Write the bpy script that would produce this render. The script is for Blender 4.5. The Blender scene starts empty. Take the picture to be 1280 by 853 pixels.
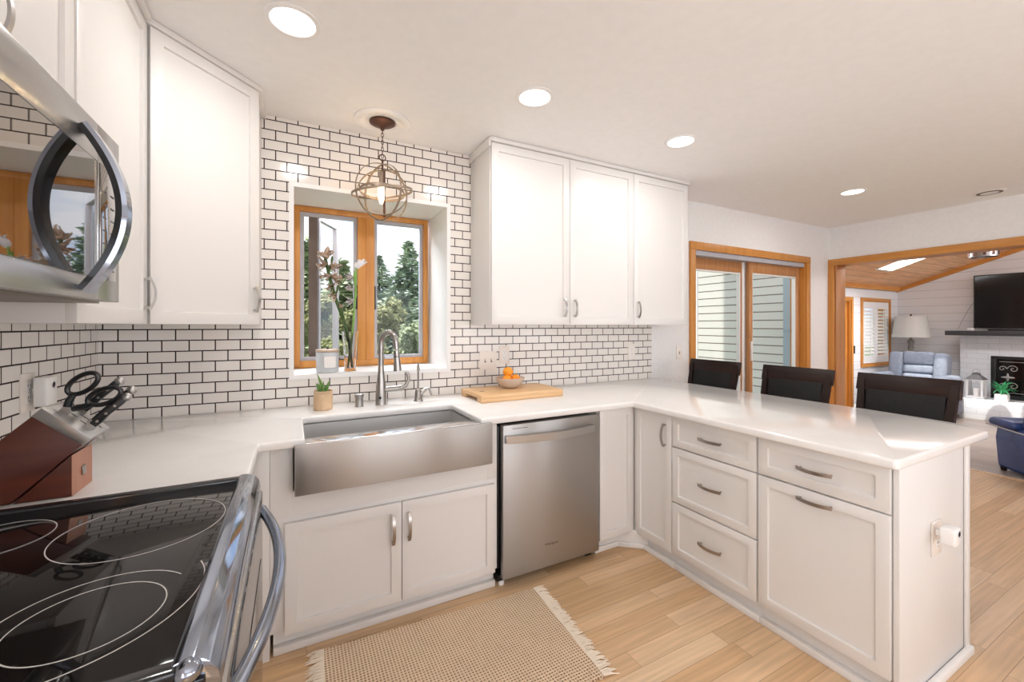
import bpy, bmesh, math, random
from mathutils import Vector, Matrix
random.seed(7)
PI = math.pi
C = bpy.context.scene.collection
SC = bpy.context.scene

# ---------------------------------------------------------------- camera
cam_d = bpy.data.cameras.new('camera'); cam = bpy.data.objects.new('camera', cam_d); C.objects.link(cam)
cam_d.sensor_width = 36; cam_d.lens = 522.68 / 1280 * 36
cam_d.shift_y = -(426.5 - 407.23) / 1280
cam_d.clip_start = .02; cam_d.clip_end = 200
cam.location = (0.7982, -2.5951, 1.3096); cam.rotation_euler = (PI / 2, 0, -0.4834)
SC.camera = cam
SC.view_settings.view_transform = 'Standard'; SC.view_settings.look = 'None'
SC.view_settings.gamma = 1; SC.view_settings.use_curve_mapping = False
SC.view_settings.exposure = 0.0
SC.cycles.max_bounces = 10; SC.cycles.diffuse_bounces = 6; SC.cycles.glossy_bounces = 5
SC.cycles.transmission_bounces = 8; SC.cycles.transparent_max_bounces = 12
SC.cycles.caustics_reflective = False; SC.cycles.caustics_refractive = False
SC.cycles.sample_clamp_indirect = 6

# ---------------------------------------------------------------- world sky
w = bpy.data.worlds.new('sky'); SC.world = w; w.use_nodes = True
nt = w.node_tree; nt.nodes.clear()
wo = nt.nodes.new('ShaderNodeOutputWorld'); bg = nt.nodes.new('ShaderNodeBackground')
tc = nt.nodes.new('ShaderNodeTexCoord'); mp = nt.nodes.new('ShaderNodeMapping'); mp.inputs['Scale'].default_value = (2, 2, 7)
nz = nt.nodes.new('ShaderNodeTexNoise'); nz.inputs['Scale'].default_value = 2.2; nz.inputs['Detail'].default_value = 6
cr = nt.nodes.new('ShaderNodeValToRGB')
cr.color_ramp.elements[0].position = .36; cr.color_ramp.elements[0].color = (.52, .68, .92, 1)
cr.color_ramp.elements[1].position = .58; cr.color_ramp.elements[1].color = (.93, .95, 1, 1)
nt.links.new(tc.outputs['Generated'], mp.inputs['Vector']); nt.links.new(mp.outputs[0], nz.inputs['Vector'])
nt.links.new(nz.outputs['Fac'], cr.inputs[0]); nt.links.new(cr.outputs[0], bg.inputs['Color'])
bg.inputs['Strength'].default_value = 1.5
nt.links.new(bg.outputs[0], wo.inputs['Surface'])

# ---------------------------------------------------------------- sun and added fill lamps
sd = bpy.data.lights.new('sun', 'SUN'); so = bpy.data.objects.new('sun', sd); C.objects.link(so)
sd.energy = 5.5; sd.angle = .009; sd.color = (1, .95, .86)
sdir = Vector((.42, .047, -.90)).normalized()
so.rotation_euler = sdir.to_track_quat('-Z', 'Y').to_euler()

def area(name, loc, d, sx, sy, e, col=(1, 1, 1), spread=PI):
    l = bpy.data.lights.new(name, 'AREA'); o = bpy.data.objects.new(name, l); C.objects.link(o)
    l.shape = 'RECTANGLE'; l.size = sx; l.size_y = sy; l.energy = e; l.color = col; l.spread = spread
    o.location = loc; o.rotation_euler = Vector(d).to_track_quat('-Z', 'Y').to_euler(); return o
REAR = (((.9, 2.9), 50), ((3.5, 5.5), 44))      # unseen windows, added behind the camera for fill light
for (a, b), e in REAR:
    area('daylight_fill', ((a + b) / 2, -4.98, 1.45), (0, 1, .95), b - a + .2, 1.7, e, (.93, .96, 1))  # added fill lamps outside the rear windows
area('daylight_fill', (8.2, -4.98, 1.6), (0, 1, .1), 2.8, 2.2, 900, (.93, .96, 1))  # added fill for the living room; no window modelled there
area('daylight_fill', (-.30, -3.7, 1.45), (1, .12, .35), 1.5, 1.5, 70, (.96, .97, 1))  # fill lamp outside the added left window, for the peninsula fronts
area('daylight_fill', (5.1, .6, 2.45), (0, -1, -.9), 1.7, .3, 6, (.93, .96, 1))  # added fill outside the slider, brightens the kitchen floor
area('daylight_fill', (1.24, .95, 2.62), (0, -.85, -.7), 1.1, .5, 75, (.86, .93, 1))  # added fill above the view, brightens the window reveal
CEIL_W = 5.0; PEND_W = 13

# ---------------------------------------------------------------- materials
def mat(name, col=(.8, .8, .8), rough=.5, metal=0, **k):
    m = bpy.data.materials.new(name); m.use_nodes = True
    b = m.node_tree.nodes['Principled BSDF']
    b.inputs['Base Color'].default_value = (*col, 1); b.inputs['Roughness'].default_value = rough; b.inputs['Metallic'].default_value = metal
    for kk, v in k.items():
        b.inputs[kk].default_value = v
    return m
def N(m, t, **props):
    n = m.node_tree.nodes.new(t)
    for k, v in props.items(): setattr(n, k, v)
    return n
def L(m, a, b): m.node_tree.links.new(a, b)
def bsdf(m): return m.node_tree.nodes['Principled BSDF']
def coords(m, scale=(1, 1, 1), loc=(0, 0, 0), rot=(0, 0, 0), kind='Object'):
    t = N(m, 'ShaderNodeTexCoord'); p = N(m, 'ShaderNodeMapping')
    p.inputs['Scale'].default_value = scale; p.inputs['Location'].default_value = loc; p.inputs['Rotation'].default_value = rot
    L(m, t.outputs[kind], p.inputs['Vector']); return p.outputs[0]
def noisy(m, c1, c2, scale=6, stretch=(1, 1, 1), detail=4, lo=.35, hi=.65, bump=0, bdist=.002):
    v = coords(m, stretch)
    n = N(m, 'ShaderNodeTexNoise'); n.inputs['Scale'].default_value = scale; n.inputs['Detail'].default_value = detail
    L(m, v, n.inputs['Vector'])
    r = N(m, 'ShaderNodeValToRGB'); r.color_ramp.elements[0].position = lo; r.color_ramp.elements[1].position = hi
    r.color_ramp.elements[0].color = (*c1, 1); r.color_ramp.elements[1].color = (*c2, 1)
    L(m, n.outputs['Fac'], r.inputs[0]); L(m, r.outputs[0], bsdf(m).inputs['Base Color'])
    if bump:
        b = N(m, 'ShaderNodeBump'); b.inputs['Strength'].default_value = bump; b.inputs['Distance'].default_value = bdist
        L(m, n.outputs['Fac'], b.inputs['Height']); L(m, b.outputs[0], bsdf(m).inputs['Normal'])
    return m

def tile_mat(name, u_axis, u0, z0):
    m = mat(name, (.8, .76, .72), .16)
    t = N(m, 'ShaderNodeTexCoord'); s = N(m, 'ShaderNodeSeparateXYZ'); L(m, t.outputs['Object'], s.inputs[0])
    a = N(m, 'ShaderNodeMath', operation='SUBTRACT'); L(m, s.outputs[u_axis], a.inputs[0]); a.inputs[1].default_value = u0 - 10.7
    z = N(m, 'ShaderNodeMath', operation='SUBTRACT'); L(m, s.outputs[2], z.inputs[0]); z.inputs[1].default_value = z0 - 20 * .0535
    c = N(m, 'ShaderNodeCombineXYZ'); L(m, a.outputs[0], c.inputs[0]); L(m, z.outputs[0], c.inputs[1])
    b = N(m, 'ShaderNodeTexBrick'); L(m, c.outputs[0], b.inputs['Vector'])
    b.offset = .5; b.offset_frequency = 2; b.squash = 1
    for k, v in (('Scale', 1), ('Brick Width', .107), ('Row Height', .0535), ('Mortar Size', .0029), ('Mortar Smooth', .08), ('Bias', 0)):
        b.inputs[k].default_value = v
    b.inputs['Color1'].default_value = (.80, .76, .72, 1); b.inputs['Color2'].default_value = (.77, .73, .69, 1)
    b.inputs['Mortar'].default_value = (.022, .013, .010, 1)
    L(m, b.outputs['Color'], bsdf(m).inputs['Base Color'])
    r = N(m, 'ShaderNodeMapRange'); r.inputs['To Min'].default_value = .14; r.inputs['To Max'].default_value = .95
    L(m, b.outputs['Fac'], r.inputs['Value']); L(m, r.outputs[0], bsdf(m).inputs['Roughness'])
    n = N(m, 'ShaderNodeTexNoise'); n.inputs['Scale'].default_value = 14; n.inputs['Detail'].default_value = 1; L(m, c.outputs[0], n.inputs['Vector'])
    i = N(m, 'ShaderNodeMath', operation='MULTIPLY_ADD'); L(m, b.outputs['Fac'], i.inputs[0]); i.inputs[1].default_value = -1; L(m, n.outputs['Fac'], i.inputs[2])
    bp = N(m, 'ShaderNodeBump'); bp.inputs['Strength'].default_value = .35; bp.inputs['Distance'].default_value = .0012
    L(m, i.outputs[0], bp.inputs['Height']); L(m, bp.outputs[0], bsdf(m).inputs['Normal'])
    return m

def plank_mat(name, cols, bw=1.1, rh=.083, rough=.28, ax=(0, 1), gap=(.18, .10, .05), grain=.45, gapsize=.0009, gscale=1.0):
    """boards running along axis ax[0], stacked along axis ax[1]"""
    m = mat(name, (.5, .3, .2), rough)
    t = N(m, 'ShaderNodeTexCoord'); s = N(m, 'ShaderNodeSeparateXYZ'); L(m, t.outputs['Object'], s.inputs[0])
    c = N(m, 'ShaderNodeCombineXYZ')
    sh = N(m, 'ShaderNodeMath', operation='ADD'); L(m, s.outputs[ax[0]], sh.inputs[0]); sh.inputs[1].default_value = 20
    sh2 = N(m, 'ShaderNodeMath', operation='ADD'); L(m, s.outputs[ax[1]], sh2.inputs[0]); sh2.inputs[1].default_value = 20
    # every row is shifted by its own random amount
    row = N(m, 'ShaderNodeMath', operation='DIVIDE'); L(m, sh2.outputs[0], row.inputs[0]); row.inputs[1].default_value = rh
    fl = N(m, 'ShaderNodeMath', operation='FLOOR'); L(m, row.outputs[0], fl.inputs[0])
    wn = N(m, 'ShaderNodeTexWhiteNoise', noise_dimensions='1D'); L(m, fl.outputs[0], wn.inputs['W'])
    ad = N(m, 'ShaderNodeMath', operation='ADD'); L(m, wn.outputs['Value'], ad.inputs[0]); L(m, sh.outputs[0], ad.inputs[1])
    L(m, ad.outputs[0], c.inputs[0]); L(m, sh2.outputs[0], c.inputs[1])
    b = N(m, 'ShaderNodeTexBrick'); L(m, c.outputs[0], b.inputs['Vector']); b.offset = .5
    for k, v in (('Scale', 1), ('Brick Width', bw), ('Row Height', rh), ('Mortar Size', gapsize), ('Mortar Smooth', .3)):
        b.inputs[k].default_value = v
    b.inputs['Color1'].default_value = (0, 0, 0, 1); b.inputs['Color2'].default_value = (1, 1, 1, 1); b.inputs['Mortar'].default_value = (.5, .5, .5, 1)
    rm = N(m, 'ShaderNodeValToRGB'); L(m, b.outputs['Color'], rm.inputs[0])
    e = rm.color_ramp.elements; e[0].color = (*cols[0], 1); e[1].color = (*cols[-1], 1)
    for i, cc in enumerate(cols[1:-1]):
        x = e.new((i + 1) / (len(cols) - 1)); x.color = (*cc, 1)
    # grain, stretched along the board and different on every board
    g = N(m, 'ShaderNodeCombineXYZ')
    gx = N(m, 'ShaderNodeMath', operation='MULTIPLY'); L(m, ad.outputs[0], gx.inputs[0]); gx.inputs[1].default_value = 1.6 * gscale
    gy = N(m, 'ShaderNodeMath', operation='MULTIPLY'); L(m, sh2.outputs[0], gy.inputs[0]); gy.inputs[1].default_value = 22 * gscale
    gz = N(m, 'ShaderNodeMath', operation='MULTIPLY'); L(m, b.outputs['Color'], gz.inputs[0]); gz.inputs[1].default_value = 30
    L(m, gx.outputs[0], g.inputs[0]); L(m, gy.outputs[0], g.inputs[1]); L(m, gz.outputs[0], g.inputs[2])
    n = N(m, 'ShaderNodeTexNoise'); n.inputs['Scale'].default_value = 1.6; n.inputs['Detail'].default_value = 7; n.inputs['Distortion'].default_value = .6
    L(m, g.outputs[0], n.inputs['Vector'])
    wv = N(m, 'ShaderNodeTexWave', wave_type='RINGS'); wv.inputs['Scale'].default_value = .55; wv.inputs['Distortion'].default_value = 9; wv.inputs['Detail'].default_value = 3
    L(m, g.outputs[0], wv.inputs['Vector'])
    mx0 = N(m, 'ShaderNodeMath', operation='MULTIPLY_ADD'); L(m, wv.outputs['Fac'], mx0.inputs[0]); mx0.inputs[1].default_value = .14; L(m, n.outputs['Fac'], mx0.inputs[2])
    mr = N(m, 'ShaderNodeMapRange'); L(m, mx0.outputs[0], mr.inputs['Value']); mr.inputs['From Min'].default_value = .32; mr.inputs['From Max'].default_value = .82
    mr.inputs['To Min'].default_value = 1 - grain; mr.inputs['To Max'].default_value = 1 + grain * .45
    mu = N(m, 'ShaderNodeVectorMath', operation='SCALE'); L(m, rm.outputs[0], mu.inputs[0]); L(m, mr.outputs[0], mu.inputs['Scale'])
    mx = N(m, 'ShaderNodeMix', data_type='RGBA'); L(m, b.outputs['Fac'], mx.inputs[0]); L(m, mu.outputs[0], mx.inputs[6]); mx.inputs[7].default_value = (*gap, 1)
    L(m, mx.outputs[2], bsdf(m).inputs['Base Color'])
    iv = N(m, 'ShaderNodeMath', operation='MULTIPLY'); L(m, b.outputs['Fac'], iv.inputs[0]); iv.inputs[1].default_value = -1
    bp = N(m, 'ShaderNodeBump'); bp.inputs['Strength'].default_value = .4; bp.inputs['Distance'].default_value = .001
    L(m, iv.outputs[0], bp.inputs['Height']); L(m, bp.outputs[0], bsdf(m).inputs['Normal'])
    return m

def stripe_mat(name, col, dark, period, axis=2, off=0., width=.06, rough=.5, bump=.6, dist=.006):
    """boards lying over each other: a thin shadow gap every period along one axis"""
    m = mat(name, col, rough)
    t = N(m, 'ShaderNodeTexCoord'); s = N(m, 'ShaderNodeSeparateXYZ'); L(m, t.outputs['Object'], s.inputs[0])
    a = N(m, 'ShaderNodeMath', operation='MULTIPLY_ADD'); L(m, s.outputs[axis], a.inputs[0]); a.inputs[1].default_value = 1 / period; a.inputs[2].default_value = 50 + off
    f = N(m, 'ShaderNodeMath', operation='FRACT'); L(m, a.outputs[0], f.inputs[0])
    g = N(m, 'ShaderNodeMath', operation='LESS_THAN'); L(m, f.outputs[0], g.inputs[0]); g.inputs[1].default_value = width
    mx = N(m, 'ShaderNodeMix', data_type='RGBA'); L(m, g.outputs[0], mx.inputs[0]); mx.inputs[6].default_value = (*col, 1); mx.inputs[7].default_value = (*dark, 1)
    L(m, mx.outputs[2], bsdf(m).inputs['Base Color'])
    return m

def wood_mat(name, c1, c2, axis=2, rough=.4, scale=1.0, lo=.3, hi=.7):
    st = [14 * scale] * 3; st[axis] = 1.2 * scale
    m = mat(name, c1, rough)
    return noisy(m, c1, c2, 2.2, tuple(st), 6, lo, hi)

def steel_mat(name, col, rough, axis='X', aniso=.75, rot=0):
    m = mat(name, col, rough, 1); bs = bsdf(m)
    st = {'X': (2, 400, 400), 'Y': (400, 2, 400), 'Z': (400, 400, 2)}[axis]
    n = N(m, 'ShaderNodeTexNoise'); n.inputs['Scale'].default_value = 1; n.inputs['Detail'].default_value = 2; L(m, coords(m, st), n.inputs['Vector'])
    r = N(m, 'ShaderNodeMapRange'); r.inputs['To Min'].default_value = rough * .85; r.inputs['To Max'].default_value = rough * 1.15
    L(m, n.outputs['Fac'], r.inputs['Value']); L(m, r.outputs[0], bs.inputs['Roughness'])
    bs.inputs['Anisotropic'].default_value = aniso; bs.inputs['Anisotropic Rotation'].default_value = rot
    g = N(m, 'ShaderNodeVectorMath', operation='CROSS_PRODUCT'); ge = N(m, 'ShaderNodeNewGeometry'); L(m, ge.outputs['Normal'], g.inputs[0])
    g.inputs[1].default_value = {'X': (1, 0, 0), 'Y': (0, 1, 0), 'Z': (0, 0, 1)}[axis]; L(m, g.outputs[0], bs.inputs['Tangent'])
    return m

M = {}
M['cab'] = mat('cabinet white lacquer', (.73, .71, .69), .36)
M['wall'] = noisy(mat('wall paint', (.78, .77, .76), .65), (.77, .76, .755), (.80, .79, .785), 30, bump=.05)
M['ceil'] = noisy(mat('ceiling paint', (.86, .855, .85), .7), (.85, .845, .84), (.87, .865, .86), 20, bump=.05)
M['trimw'] = mat('white trim paint', (.82, .81, .80), .35)
M['tileB'] = tile_mat('subway tile back wall', 0, .076, .862)
M['tileL'] = tile_mat('subway tile left wall', 1, -.094, .862)
M['quartz'] = noisy(mat('white quartz', (.80, .78, .76), .09), (.79, .775, .755), (.815, .80, .785), 9, detail=3)
M['oak'] = plank_mat('oak floor', ((.54, .335, .17), (.68, .47, .285), (.60, .385, .21), (.73, .53, .34)), 1.15, .083, .3, gap=(.24, .15, .08), grain=.2)
M['vinyl'] = plank_mat('grey brown plank floor', ((.33, .27, .23), (.40, .34, .30), (.28, .23, .20)), 1.2, .16, .35, ax=(1, 0), gap=(.08, .06, .05), grain=.2)
M['pineceil'] = plank_mat('knotty pine ceiling', ((.80, .42, .19), (.88, .52, .27), (.70, .34, .14)), 2.4, .12, .45, ax=(0, 1), gap=(.16, .06, .02), grain=.3, gapsize=.003)
M['honey'] = wood_mat('honey oak trim', (.50, .195, .035), (.60, .265, .055), 2)
M['honeyX'] = wood_mat('honey oak trim across', (.50, .20, .04), (.60, .27, .06), 0)
M['honeyY'] = wood_mat('honey oak trim deep', (.50, .20, .04), (.60, .27, .06), 1)
M['jamb'] = wood_mat('knotty jamb wood', (.40, .17, .06), (.50, .24, .09), 2)
M['steel'] = steel_mat('brushed steel', (.44, .42, .40), .38, 'X', .9, 0)
M['steelV'] = steel_mat('brushed steel front', (.46, .445, .43), .38, 'X', .85, 0)
M['steelY'] = steel_mat('brushed steel side facing', (.44, .435, .43), .24, 'Y', .7, .25)
M['basinsteel'] = mat('satin basin steel', (.62, .61, .60), .42, 1)
M['ventsteel'] = mat('dull underside steel', (.25, .22, .19), .45, 1)
M['rimsteel'] = mat('smooth steel rim', (.72, .71, .70), .16, 1)
M['nickel'] = mat('brushed nickel', (.36, .34, .32), .28, 1)
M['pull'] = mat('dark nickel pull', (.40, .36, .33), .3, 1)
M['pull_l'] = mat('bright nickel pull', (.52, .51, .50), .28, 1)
M['chrome'] = mat('polished steel', (.33, .365, .44), .09, 1)
M['blackgl'] = mat('black ceramic glass', (.006, .005, .005), .035, IOR=1.36)
M['doorgl'] = mat('mirror dark oven glass', (.30, .29, .29), .02, 1)
M['black'] = mat('black plastic', (.012, .012, .013), .35)
M['blackg'] = mat('gloss black enamel', (.01, .01, .012), .12)
M['iron'] = mat('dark bronze', (.10, .045, .03), .45, .6)
M['brass'] = mat('weathered bronze band', (.27, .205, .15), .45, .5)
M['plate'] = mat('ivory plastic', (.80, .74, .68), .35)
M['whitep'] = mat('white plastic', (.82, .81, .80), .3)
M['slot'] = mat('dark slot', (.12, .09, .08), .6)
M['cherry'] = wood_mat('cherry block wood', (.065, .012, .006), (.11, .022, .009), 0, .4)
M['cherryl'] = wood_mat('cherry end grain', (.34, .12, .06), (.42, .17, .09), 2, .3)
M['maple'] = wood_mat('maple board', (.62, .37, .17), (.72, .47, .25), 0, .45, .6)
M['orange'] = noisy(mat('orange skin', (.9, .3, .01), .4), (.85, .26, .008), (.95, .36, .02), 60, bump=.2)
M['bowl'] = mat('speckled cream ceramic', (.62, .53, .46), .35)
M['tan'] = noisy(mat('tan stoneware', (.64, .44, .27), .6), (.60, .41, .25), (.68, .48, .30), 20)
M['soil'] = mat('dry soil', (.22, .13, .07), .9)
M['leaf'] = noisy(mat('green leaf', (.13, .25, .06), .45), (.10, .22, .05), (.20, .34, .09), 14)
M['stem'] = mat('green stem', (.20, .38, .08), .45)
M['stemd'] = mat('dark green stem', (.05, .10, .02), .5)
M['petal'] = mat('withered petal', (.52, .40, .31), .7)
M['petalw'] = mat('white petal', (.85, .84, .86), .6)
M['petall'] = mat('pale lilac petal', (.62, .56, .58), .6)
M['glass'] = mat('clear glass', (1, 1, 1), .0, IOR=1.45, **{'Transmission Weight': 1})
M['jar'] = mat('frosted jar glass', (.90, .93, .96), .35, IOR=1.3, **{'Transmission Weight': .35})
M['wax'] = mat('paper candle label', (.85, .82, .80), .5)
M['lid'] = wood_mat('pale wooden lid', (.5, .36, .26), (.6, .46, .34), 0)
M['rug'] = mat('jute', (.62, .43, .27), .95)
M['fringe'] = mat('cream cotton fringe', (.78, .68, .56), .95)
M['gasket'] = mat('grey vinyl sash', (.42, .42, .46), .5)
M['sashd'] = mat('dark weathered sash wood', (.13, .095, .075), .7)
M['espresso'] = wood_mat('espresso wood', (.010, .004, .003), (.022, .008, .005), 1, .35)
M['leather'] = noisy(mat('black leather', (.006, .005, .005), .55), (.004, .0035, .004), (.008, .007, .007), 60, bump=.3)
M['bluegrey'] = noisy(mat('blue grey upholstery', (.20, .23, .285), .85), (.18, .21, .265), (.23, .255, .31), 25)
M['navy'] = noisy(mat('navy leather', (.03, .06, .19), .35), (.022, .048, .15), (.04, .075, .23), 8, bump=.3)
M['brickw'] = mat('whitewashed brick', (.74, .76, .79), .6)
M['shade'] = mat('linen lamp shade', (.72, .71, .68), .8, **{'Transmission Weight': .25})
M['charcoal'] = mat('charcoal painted wood', (.03, .03, .034), .45)
M['screen'] = mat('television screen', (.004, .004, .005), .12)
M['siding'] = stripe_mat('cream lap siding', (.64, .625, .585), (.14, .11, .08), .108, 2, .3, .12)
M['bluetrim'] = mat('blue grey corner board', (.33, .40, .45), .5)
M['shiplap'] = stripe_mat('white shiplap', (.76, .765, .78), (.50, .48, .47), .125, 2, 0, .05)
M['wicker'] = mat('whitewashed lantern wood', (.80, .80, .80), .6)
M['gravel'] = noisy(mat('lawn', (.12, .2, .05), .95), (.10, .16, .05), (.20, .26, .09), 3)
M['bark'] = noisy(mat('bark', (.1, .07, .05), .9), (.07, .05, .035), (.16, .12, .09), 8, (1, 1, .2))
def emis(name, col, s):
    m = mat(name, col, .5); bsdf(m).inputs['Emission Color'].default_value = (*col, 1); bsdf(m).inputs['Emission Strength'].default_value = s; return m
M['led'] = emis('lit led disc', (1, .97, .93), 4)
M['bulb'] = emis('lit warm bulb', (1, .74, .42), 14)
def glass_pane():
    m = bpy.data.materials.new('window pane'); m.use_nodes = True; t = m.node_tree; t.nodes.clear()
    o = t.nodes.new('ShaderNodeOutputMaterial'); a = t.nodes.new('ShaderNodeBsdfTransparent'); g = t.nodes.new('ShaderNodeBsdfGlossy')
    g.inputs['Roughness'].default_value = .0; x = t.nodes.new('ShaderNodeMixShader'); lw = t.nodes.new('ShaderNodeLayerWeight'); pw = t.nodes.new('ShaderNodeMath'); pw.operation = 'POWER'; pw.inputs[1].default_value = 4; t.links.new(lw.outputs['Facing'], pw.inputs[0]); f = t.nodes.new('ShaderNodeMath'); f.operation = 'MULTIPLY_ADD'; f.inputs[1].default_value = .6; f.inputs[2].default_value = .008; t.links.new(pw.outputs[0], f.inputs[0])
    t.links.new(f.outputs[0], x.inputs[0]); t.links.new(a.outputs[0], x.inputs[1]); t.links.new(g.outputs[0], x.inputs[2]); t.links.new(x.outputs[0], o.inputs[0])
    return m
M['pane'] = glass_pane()
for k_ in ('leather', 'espresso'): bsdf(M[k_]).inputs['Specular IOR Level'].default_value = .28
def foliage(name, c1, c2):
    m = mat(name, c1, .8); noisy(m, c1, c2, .9, detail=5, lo=.3, hi=.7)
    return m
M['spruce'] = foliage('spruce needles', (.26, .32, .19), (.60, .66, .44))
M['fir'] = foliage('blue green needles', (.24, .32, .26), (.56, .64, .50))
M['broad'] = foliage('yellow green foliage', (.22, .23, .10), (.42, .43, .22))
# brick of the fireplace
def brick_bump(m, w_, h_):
    t = N(m, 'ShaderNodeTexCoord'); s = N(m, 'ShaderNodeSeparateXYZ'); L(m, t.outputs['Object'], s.inputs[0])
    c = N(m, 'ShaderNodeCombineXYZ'); L(m, s.outputs[1], c.inputs[0]); L(m, s.outputs[2], c.inputs[1])
    b = N(m, 'ShaderNodeTexBrick'); L(m, c.outputs[0], b.inputs['Vector'])
    for k, v in (('Scale', 1), ('Brick Width', w_), ('Row Height', h_), ('Mortar Size', .005), ('Mortar Smooth', .5)): b.inputs[k].default_value = v
    b.inputs['Color1'].default_value = (.74, .76, .79, 1); b.inputs['Color2'].default_value = (.70, .72, .76, 1); b.inputs['Mortar'].default_value = (.60, .61, .64, 1)
    L(m, b.outputs['Color'], bsdf(m).inputs['Base Color'])
brick_bump(M['brickw'], .22, .075)
# woven jute: holes of darker shade in a grid of thick threads
def weave(m):
    t = N(m, 'ShaderNodeTexCoord'); s = N(m, 'ShaderNodeSeparateXYZ'); L(m, t.outputs['Object'], s.inputs[0])
    outs = []
    for i in (0, 1):
        a = N(m, 'ShaderNodeMath', operation='MULTIPLY'); L(m, s.outputs[i], a.inputs[0]); a.inputs[1].default_value = 2 * PI / .0125
        b = N(m, 'ShaderNodeMath', operation='SINE'); L(m, a.outputs[0], b.inputs[0]); outs.append(b)
    mx = N(m, 'ShaderNodeMath', operation='MAXIMUM'); L(m, outs[0].outputs[0], mx.inputs[0]); L(m, outs[1].outputs[0], mx.inputs[1])
    n = N(m, 'ShaderNodeTexNoise'); n.inputs['Scale'].default_value = 35; n.inputs['Detail'].default_value = 3; L(m, t.outputs['Object'], n.inputs['Vector'])
    ad = N(m, 'ShaderNodeMath', operation='MULTIPLY_ADD'); L(m, n.outputs['Fac'], ad.inputs[0]); ad.inputs[1].default_value = .9; L(m, mx.outputs[0], ad.inputs[2])
    r = N(m, 'ShaderNodeValToRGB'); r.color_ramp.elements[0].position = .12; r.color_ramp.elements[1].position = .75
    r.color_ramp.elements[0].color = (.30, .17, .09, 1); r.color_ramp.elements[1].color = (.74, .56, .39, 1)
    L(m, ad.outputs[0], r.inputs[0]); L(m, r.outputs[0], bsdf(m).inputs['Base Color'])
    b = N(m, 'ShaderNodeBump'); b.inputs['Strength'].default_value = .8; b.inputs['Distance'].default_value = .003
    L(m, ad.outputs[0], b.inputs['Height']); L(m, b.outputs[0], bsdf(m).inputs['Normal'])
weave(M['rug'])

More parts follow.
